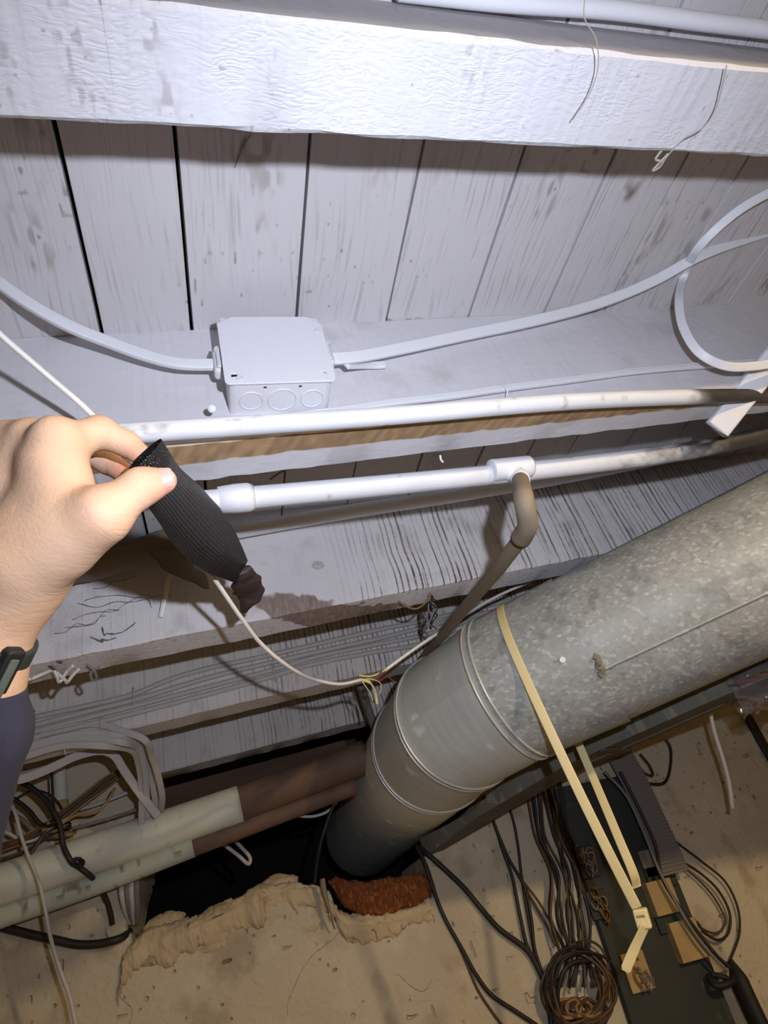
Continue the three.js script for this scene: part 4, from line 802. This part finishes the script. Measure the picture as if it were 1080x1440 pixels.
{
  const W = (label, list, w, mat, d, group) => cable(label, wall(list, d), { w, n: 8, seg: Math.max(24, list.length * 9) }, mat, 'wire', group, 'wire');
  // left, above and around the big pipe
  W('long thin pale wire crossing the big pipe and hanging down the wall at the left', [[-20, 1095], [0, 1112], [12, 1125], [21, 1142], [29, 1173], [40, 1205], [55, 1242], [64, 1282], [71, 1318], [84, 1362], [98, 1402], [107, 1445]], 0.007, M.cableGrey, 0.17);
  W('dark cable bending over the big pipe and knotted at its lower edge', [[-20, 1088], [0, 1092], [38, 1104], [67, 1129], [84, 1160], [89, 1189], [100, 1211], [110, 1219, 0.13], [124, 1229, 0.12], [144, 1253, 0.05], [155, 1282, 0.02], [158, 1300, 0.01]], 0.011, M.wire, 0.155);
  W('second dark cable beside the knotted one, curving down through the wire cross', [[-20, 1108], [10, 1118], [40, 1139], [56, 1158], [72, 1166], [86, 1164]], 0.009, M.wire, 0.11);
  W('dark cable running from the left edge down into the wire cross', [[-20, 1132], [8, 1140], [30, 1152], [52, 1170], [70, 1168]], 0.009, M.cableDark, 0.1);
  W('thick dark cable sagging along the plaster below the pipes at the left', [[-20, 1299], [0, 1303], [40, 1313], [75, 1321], [110, 1328], [140, 1327], [168, 1320], [182, 1310, -0.03]], 0.016, M.wire, 0.02);
  W('thin cable slanting from the wire cross up to the dropping cables', [[82, 1168], [110, 1163], [150, 1152], [195, 1138]], 0.007, M.cableDark, 0.09);
  W('pale thin cable slanting across the wall just above that one', [[112, 1138], [130, 1133], [160, 1122], [180, 1114]], 0.009, M.cableGrey, 0.05);
  W('hanging loop of pale wire in the dark hole under the brown pipe', [[290, 1170, -0.05], [310, 1184, -0.05], [335, 1203, -0.05], [350, 1215, -0.05], [352, 1208, -0.05], [338, 1190, -0.06], [318, 1172, -0.08], [306, 1160, -0.1]], 0.009, M.cableGrey, 0);
  W('thin wire bowing under the brown pipe beside the duct', [[392, 1136], [410, 1145], [440, 1148], [462, 1140], [476, 1124]], 0.0065, M.cableGrey, 0.05);
  W('thin dark wire hanging down against the left side of the duct', [[478, 1112, 0.10], [462, 1150, 0.08], [450, 1190, 0.06], [444, 1228, 0.03], [443, 1242, 0.02]], 0.008, M.wire, 0);
  const tw = thing('wire_bundle', 'bundle of twisted tan and brown wires slanting up across the wall at the left', 'wire bundle');
  for (let k = 0; k < 5; k++) mesh('strand', sweep(wall([[-20, 1196], [0, 1192], [33, 1180], [67, 1163], [88, 1147], [122, 1120], [150, 1100], [168, 1088]].map(([x, y], i) => [x + rr(-1, 1), y + (k - 2) * (i < 3 || i > 6 ? 2 : 3.4) + rr(-0.8, 0.8)]), 0.1 + 0.012 * (k % 2)), { w: 0.009, n: 7, seg: 60 }), k % 2 ? M.brownWire : M.tanWire, tw);
  const kn = thing('wire_knot', 'tangled dark knot of wires where the cables cross above the big pipe', 'wire knot');
  for (let k = 0; k < 6; k++) { const cx = rr(66, 92), cy = rr(1158, 1172), P = []; for (let i = 0; i <= 9; i++) { const a = i / 9 * 6.1 + k; P.push([cx + Math.cos(a) * rr(9, 20), cy + Math.sin(a) * rr(3, 6), 0.12 + 0.03 * Math.sin(a * 2)]); } mesh('strand', sweep(wall(P), { w: 0.006, n: 6, seg: 46 }), [M.wire, M.cableDark, M.tanWire][k % 3], kn); }
  mesh('strand', sweep(wall([[62, 1172], [52, 1188], [42, 1202]], 0.115), { w: 0.009, n: 7 }), M.brownWire, kn);
  [['thin dark wire looping from the left edge over the pale stub', [[-20, 1150], [15, 1128], [45, 1112], [70, 1118], [88, 1140], [92, 1166]]],
   ['thin brown wire sagging from the left edge to the knot, lowest of these', [[-20, 1212], [10, 1206], [40, 1194], [62, 1180], [80, 1168]]],
   ['thin grey wire that dips from the left edge behind the tan bundle', [[-20, 1160], [12, 1172], [36, 1184], [58, 1176], [76, 1160], [100, 1150]]],
   ['dark wire hanging straight down in front of the pale stub', [[72, 1078], [73, 1100], [75, 1130], [80, 1165]]],
   ['thin tan wire curving from the knot up beside the dropping cables', [[84, 1160], [108, 1146], [135, 1142], [150, 1128], [162, 1108]]]].forEach(([l, P], k) => W(l, P, 0.005 + 0.001 * (k % 3), [M.wire, M.brownWire, M.cableGrey, M.wire, M.tanWire][k], 0.085 + 0.012 * k));
  const kk = thing('wire_knot', 'small dark twist of tape and wire on the lower edge of the big pipe', 'wire knot');
  for (let k = 0; k < 5; k++) { const P = []; for (let i = 0; i <= 7; i++) { const a = i / 7 * 6.1 + k * 1.3; P.push([106 + k * 1.5 + Math.cos(a) * rr(4, 8), 1213 + Math.sin(a) * rr(4, 8), 0.135 + rr(-0.008, 0.012)]); } mesh('strand', sweep(wall(P), { w: 0.0055, n: 6, seg: 32 }), M.wire, kk); }
  const gb = ['leftmost grey cable curling into the hole beside the wall edge', 'second grey cable curling into the hole beside the wall edge', 'third grey cable curling into the hole beside the wall edge', 'rightmost grey cable curling into the hole beside the wall edge'];
  gb.forEach((l, k) => W(l, [[196 + k * 5, 1150, 0.07], [186 + k * 5, 1195, 0.06], [174 + k * 6.5, 1222, 0.05], [171 + k * 7, 1250, 0.04], [175 + k * 6, 1275, 0.02], [184 + k * 2.5, 1298, -0.02]], 0.0135, [M.cableGrey, M.cableDark][k % 2], 0));
  // wires hanging on the wall at the right
  W('dark wire dropping from the end of the box duct and sweeping right along the plaster', [[586, 1190, -0.01], [597, 1213], [612, 1258], [626, 1292], [650, 1335], [668, 1368], [690, 1398], [725, 1422], [755, 1442]], 0.0095, M.wire);
  W('dark wire beside it that hangs steeper down the plaster', [[588, 1192, -0.01], [602, 1222], [618, 1272], [636, 1310], [655, 1352], [672, 1392], [690, 1420], [712, 1450]], 0.006, M.brownWire, 0.003);
  W('thick dark cable running straight from the box duct end down to the wire coil', [[590, 1190, -0.01], [605, 1204], [650, 1246], [700, 1304], [742, 1337], [757, 1362], [768, 1392], [776, 1445]], 0.0125, M.wire, 0.012);
  W('dark wire hanging from the duct edge, left of a crossing pair', [[680, 1120], [700, 1172], [706, 1192], [720, 1232], [732, 1290], [742, 1332], [758, 1366]], 0.009, M.wire, 0.012);
  W('dark wire that crosses the pair in the middle of the wall', [[682, 1122], [702, 1176], [716, 1208], [737, 1246], [747, 1290], [752, 1334], [764, 1372]], 0.008, M.wire, 0.016);
  W('dark wire dropping straight to the crossing with the pair', [[706, 1104], [722, 1155], [728, 1186], [734, 1236], [743, 1290], [752, 1340]], 0.0075, M.wire, 0.010);
  W('brown wire slanting right from the crossing towards the coil top', [[736, 1244], [752, 1272], [768, 1300], [782, 1330]], 0.007, M.brownWire, 0.012);
  W('thin brown wire just above it, slanting to the coil top', [[736, 1240], [756, 1266], [774, 1296], [790, 1328]], 0.006, M.brownWire, 0.018);
  const ord = ['first', 'second', 'third', 'fourth', 'fifth', 'sixth', 'seventh', 'eighth', 'ninth', 'tenth', 'eleventh', 'last'];
  for (let k = 0; k < 12; k++) { const x = 748 + k * 4.5; W(`${ord[k]} from the left, at its top, of the wires tangled beside the green board`, [[x - 26, 1052 + rr(-6, 6)], [x - 6, 1116 + rr(-6, 6)], [x + 6 + rr(-5, 5), 1175], [x + 22 + rr(-8, 8), 1230], [x + 30 + rr(-9, 9), 1290], [x + 34 + rr(-12, 12), 1345], [x + 34 + rr(-12, 12), 1388]], rr(0.004, 0.008), k % 4 ? M.wire : M.brownWire, 0.02 + rr(0, 0.03), 'wires tangled left of the green board'); }
  const coil = thing('wire_coil', 'loose coil of dark brown wire hanging on the wall at the bottom right', 'wire coil');
  for (let k = 0; k < 11; k++) { const P = [], cx = 812 + rr(-9, 9), cy = 1388 + rr(-7, 7), rx = rr(34, 52), ry = rr(44, 62), ph = rr(0, 6), w1 = rr(0, 6); for (let i = 0; i <= 22; i++) { const a = i / 22 * 6.6 + ph; P.push([cx + Math.cos(a) * rx + 3 * Math.sin(a * 3 + w1), cy + Math.sin(a) * ry + 3 * Math.cos(a * 2 + w1), 0.02 + 0.05 * (0.5 + 0.5 * Math.sin(a + w1))]); } mesh('loop', sweep(wall(P), { w: rr(0.005, 0.009), n: 6, seg: 90 }), k % 3 ? M.brownWire : M.wire, coil); }
  for (let k = 0; k < 6; k++) { const P = []; for (let i = 0; i <= 10; i++) { const a = i / 10 * 6 + k; P.push([800 + k * 7 + Math.cos(a) * 18, 1418 + Math.sin(a) * 13 + rr(-2, 2), 0.05 + 0.02 * Math.sin(a)]); } mesh('loop', sweep(wall(P), { w: 0.007, n: 6, seg: 44 }), k % 2 ? M.brownWire : M.tanWire, coil); }
  // right of the board
  W('outermost dark wire looping wide over the bright plaster at the right', [[905, 1128], [938, 1172], [985, 1210], [1020, 1240], [1037, 1275], [1040, 1310], [1030, 1342], [1024, 1356]], 0.006, M.wire, 0.02);
  W('middle dark wire looping back to the black plug at the right', [[960, 1212], [985, 1228], [1010, 1252], [1026, 1284], [1024, 1312], [1010, 1322], [992, 1312], [980, 1296]], 0.0065, M.wire, 0.02);
  W('inner dark wire of the loops on the plaster beside the green board', [[965, 1222], [990, 1245], [1008, 1268], [1020, 1296], [1008, 1312], [985, 1304], [975, 1290]], 0.0055, M.brownWire, 0.015);
  W('dark cable running down over the green board to the black plug', [[872, 1085], [900, 1140], [922, 1190], [930, 1232], [944, 1258], [966, 1290], [990, 1322], [1010, 1346], [1028, 1362]], 0.009, M.wire, 0.07);
  W('second dark cable beside it crossing the green board to the plug', [[850, 1085], [880, 1118], [905, 1170], [926, 1222], [950, 1268], [975, 1310], [1000, 1342], [1024, 1366]], 0.0075, M.cableDark, 0.075);
  W('dark wire loop hanging in a bow under the box duct at the right', [[870, 1075], [890, 1090], [915, 1102], [935, 1100], [943, 1075], [942, 1050], [936, 1040]], 0.008, M.wire, 0.03);
  W('short dark hook of wire just under the box duct', [[900, 1060], [914, 1078], [918, 1090], [908, 1088], [895, 1074]], 0.007, M.wire, 0.04);
  cable('single short white wire hanging free under the plastic film', [PC(999, 1003, 1.5), PC(1005, 1030, 1.5), PC(1016, 1065, 1.5), PC(1025, 1100, 1.5), PC(1030, 1136, 1.5)], { w: 0.0092, n: 10 }, M.wireWhite, 'wire', undefined, 'wire');
  const plug = thing('plug', 'black tapered cable plug on the wall at the lower right corner', 'plug');
  mesh('grip', sweep(wall([[1026, 1352, 0.05], [1032, 1362, 0.055], [1044, 1390, 0.06], [1060, 1425, 0.065], [1076, 1458, 0.07]]), { w: 0.05, h: 0.036, n: 20, seg: 40, scale: (q) => 0.45 + 0.6 * smooth(0, 0.3, q) }), M.black, plug);
  mesh('cable_end', sweep(wall([[1040, 1372, 0.06], [1022, 1384, 0.07], [1006, 1386, 0.06], [996, 1372, 0.04]]), { w: 0.014, n: 10, seg: 24 }), M.black, plug);
  mesh('cable_end', sweep(wall([[1034, 1384, 0.06], [1018, 1374, 0.065], [1000, 1370, 0.05]]), { w: 0.012, n: 10, seg: 24 }), M.black, plug);
  const br = thing('wall_strap', 'dark flat iron strap slanting across the wall at the right edge', 'strap');
  mesh('bar', sweep(wall([[1050, 1005], [1072, 1045], [1088, 1072]], 0.008), { w: 0.028, h: 0.012, n: 12, square: true, hint: V3(0, 0, 1), straight: true }), M.wire, br);
}
// dark green board with fittings
{
  const t = thing('wiring_board', 'dark green board on the wall with tan wooden blocks and rusty wire clips', 'board');
  const a = PZ(800, 1190, WZ + 0.02), b = PZ(868, 1372, WZ + 0.02), c = PZ(962, 1245, WZ + 0.02), d = PZ(990, 1334, WZ + 0.02);
  const axis = b.clone().sub(a).add(d.clone().sub(c)).normalize(), mid = a.clone().add(b).add(c).add(d).multiplyScalar(0.25), half = Math.abs((c.x + d.x - a.x - b.x) / 4), tilt = Math.atan2(axis.x, -axis.y);
  const top = EYE + 0.15, L = 0.78;
  const rot = (g, x, y, z) => { g.translate(x, y, z); g.rotateZ(tilt); g.translate(mid.x, mid.y, WZ); return g; };
  const up = top - mid.y;
  mesh('board', boxUV(rot(rbox(half * 2, L, 0.022, 0.003), 0, up - L / 2, 0.0115), 0.5), M.board, t);
  const loc = (x, y, z) => { const p = PZ(x, y, WZ + z).sub(V3(mid.x, mid.y, WZ)); return p.applyAxisAngle(V3(0, 0, 1), -tilt); };
  for (const [x, y, w, h] of [[929, 1262, 0.07, 0.072], [964, 1322, 0.074, 0.08]]) { const p = loc(x, y, 0.03); mesh('wood_block', boxUV(rot(rbox(w, h, 0.026, 0.002), p.x, p.y, 0.034), 0.2), M.tan, t); }
  for (const [x, y, w, h] of [[945, 1292, 0.085, 0.05], [930, 1232, 0.08, 0.05]]) { const p = loc(x, y, 0.03); mesh('metal_plate', boxUV(rot(rbox(w, h, 0.01, 0.002), p.x, p.y, 0.026), 0.2), M.board, t); }
  { const p = loc(922, 1212, 0.03); mesh('paper_tag', boxUV(rot(rbox(0.075, 0.06, 0.006, 0.001), p.x, p.y, 0.028), 0.2), M.paper, t); }
  for (const [x, y, w, h] of [[826, 1212, 0.05, 0.07], [842, 1272, 0.05, 0.06], [897, 1366, 0.06, 0.075]]) {
    const p = loc(x, y, 0.03), clip = mesh('terminal_plate', boxUV(rot(rbox(w, h, 0.008, 0.003), p.x, p.y, 0.027), 0.2), x > 880 ? M.tan : M.board, t);
    for (let k = 0; k < 7; k++) {
      const q = V3(p.x + rr(-0.018, 0.018), p.y + rr(-0.026, 0.026), 0.036), th = rr(0, 6), P = [];
      for (let i = 0; i <= 10; i++) { const f = i / 10 * 5.2 + th; P.push(V3(q.x + Math.cos(f) * 0.009, q.y + Math.sin(f) * 0.014, q.z + 0.004 * Math.sin(f * 2))); }
      mesh('wire_clip', rot(sweep(P, { w: 0.0042, n: 6, seg: 24 }), 0, 0, 0), k % 2 ? M.brass : M.copper, clip);
    }
  }
}
{ // ribbed hose strap
  const t = thing('ribbed_strip', 'grey ribbed woven strip hanging down the wall over the green board', 'strip');
  const P = wall([[872, 1062], [893, 1100], [915, 1148], [935, 1192], [950, 1228]], 0.055);
  mesh('band', sweep(P, { w: 0.078, h: 0.006, n: 16, square: true, hint: V3(0, 0, 1), seg: 30 }), M.cableDark, t);
  const C = new THREE.CatmullRomCurve3(P).getSpacedPoints(34);
  for (let i = 1; i < 34; i++) { const d = C[i].clone().sub(C[i - 1]).normalize(), s = V3().crossVectors(d, V3(0, 0, 1)).normalize(); mesh('rib', sweep([C[i].clone().addScaledVector(s, 0.037), C[i].clone().addScaledVector(s, -0.037)].map((p) => p.add(V3(0, 0, 0.0045))), { w: 0.0052, h: 0.005, n: 6, straight: true }), M.cableDark, t); }
}
// cobweb threads, the lamps themselves
{
  const webs = [
    ['long cobweb thread hanging over the bright joist, right of its middle', [[823, -10], [822, 25], [838, 55], [841, 95], [830, 130], [806, 168]], 0.455, 0.0008],
    ['cobweb thread with a tangled end over the bright joist near the right edge', [[1022, 92], [1016, 120], [1006, 155], [988, 180], [962, 195], [940, 218], [926, 238]], 0.455, 0.001],
    ['small pale clump of cobweb below the right end of the bright joist', [[930, 212], [922, 224], [932, 228], [926, 236], [918, 240], [934, 222], [940, 216]], 0.46, 0.0022],
    ['faint cobweb strands across the dark shade in the middle of the boards', [[352, 190], [340, 212], [330, 236], [338, 214], [345, 196]], 0.6565, 0.0012]];
  for (const [l, P, y, w] of webs) tag(mesh('cobweb', sweep(P.map(([x, yy]) => PY(x, yy, y)), { w, n: 5, seg: 70 }), M.thread), l, 'cobweb');
  const hairs = (label, list, w = 0.001) => { const t = thing('cobweb', label, 'cobweb'); for (const P of list) mesh('thread', sweep(P.flatMap(([x, y], i) => (i ? [[(x + P[i - 1][0]) / 2 + rr(-5, 5), (y + P[i - 1][1]) / 2 + rr(-5, 5)], [x, y]] : [[x, y]])).map(([x, y]) => PZ(x + rr(-3, 3), y + rr(-4, 4), -0.956)), { w, n: 5, seg: 60, scale: (q) => 0.5 + vn(q * 12, P[0][0], 4096, 4096, 6) }), M.cableDark, t); };
  hairs('dirty cobweb threads spread over the joist face below the hand', [[[75, 888], [110, 880], [135, 868], [165, 856]], [[100, 868], [140, 862], [170, 850], [200, 838]], [[120, 842], [150, 835], [190, 838], [215, 850]], [[130, 832], [160, 820], [190, 812]], [[110, 850], [160, 848], [205, 846], [240, 835]], [[90, 880], [130, 874], [150, 866]]]);
  hairs('short dark curled cobweb fibre on the dusty joist above the wire knot', [[[144, 884], [148, 888], [165, 888], [178, 884], [190, 872]], [[130, 896], [145, 900], [162, 898]]], 0.002);
  const tuft = [[650, 640, 'tiny white paint drip hanging under the box joist'], [620, 640, 'small curl of thread under the box joist left of the tee']];
  tag(mesh('thread', sweep([PY(619, 640, 0.466), PY(620, 646, 0.462), PY(623, 650, 0.46)], { w: 0.003, n: 6 }), M.wireWhite), 'small white curl hanging under the box joist, left of the tee', 'thread');
  tag(mesh('thread', sweep([PC(380, 674, 0.86), PC(395, 664, 0.87), PC(412, 655, 0.88)], { w: 0.003, n: 6 }), M.thread), 'thin dusty straw stuck in the dark bay above the white pipe', 'thread');

  const t = thing('hand_torch', 'small black hand torch held up beside the camera, its lens lit', 'torch');
  const d = AIM.clone().sub(TORCH).normalize(), at = (k) => TORCH.clone().addScaledVector(d, k);
  mesh('barrel', sweep([at(-0.13), at(-0.12), at(-0.05), at(-0.035), at(-0.012)], { w: 0.026, n: 24, straight: true, scale: (q) => (q > 0.7 ? 1.2 : 1) }), M.black, t);
  mesh('lens', sweep([at(-0.0115), at(-0.0095)], { w: 0.02, n: 24, straight: true }), std({ color: 0xffffff, emissive: 0xe6edff, emissiveIntensity: 3 }), t);
  const b = thing('hanging_bulb', 'bare warm bulb in a black socket under the joists behind the camera', 'lamp');
  const bulb = new THREE.SphereGeometry(0.03, 24, 16); bulb.translate(BULB.x, BULB.y, BULB.z);
  const gl = mesh('glass', bulb, std({ color: 0xfff2dc, emissive: 0xffe3b4, emissiveIntensity: 4 }), b);
  mesh('socket', sweep([V3(0, 0.028, 0), V3(0, 0.075, 0)].map((v) => v.add(BULB)), { w: 0.036, n: 20, straight: true }), M.black, b);
  mesh('flex', sweep([V3(0, 0.07, 0), V3(0.01, 0.12, 0.01), V3(0, 0.212, 0.02)].map((v) => v.add(BULB)), { w: 0.007, n: 8 }), M.black, b);
}

// every thing gets its origin at its own base
scene.updateMatrixWorld(true);
for (const o of [...scene.children]) {
  if (o.isLight || o.isCamera || o === torchLight.target || o.userData.kind === 'structure') continue;
  const box = new THREE.Box3().setFromObject(o), base = V3((box.min.x + box.max.x) / 2, box.min.y, (box.min.z + box.max.z) / 2);
  if (o.isMesh) { o.geometry.translate(-base.x, -base.y, -base.z); } else for (const c of o.children) c.position.sub(base);
  o.position.copy(base);
}

renderer.render(scene, camera);
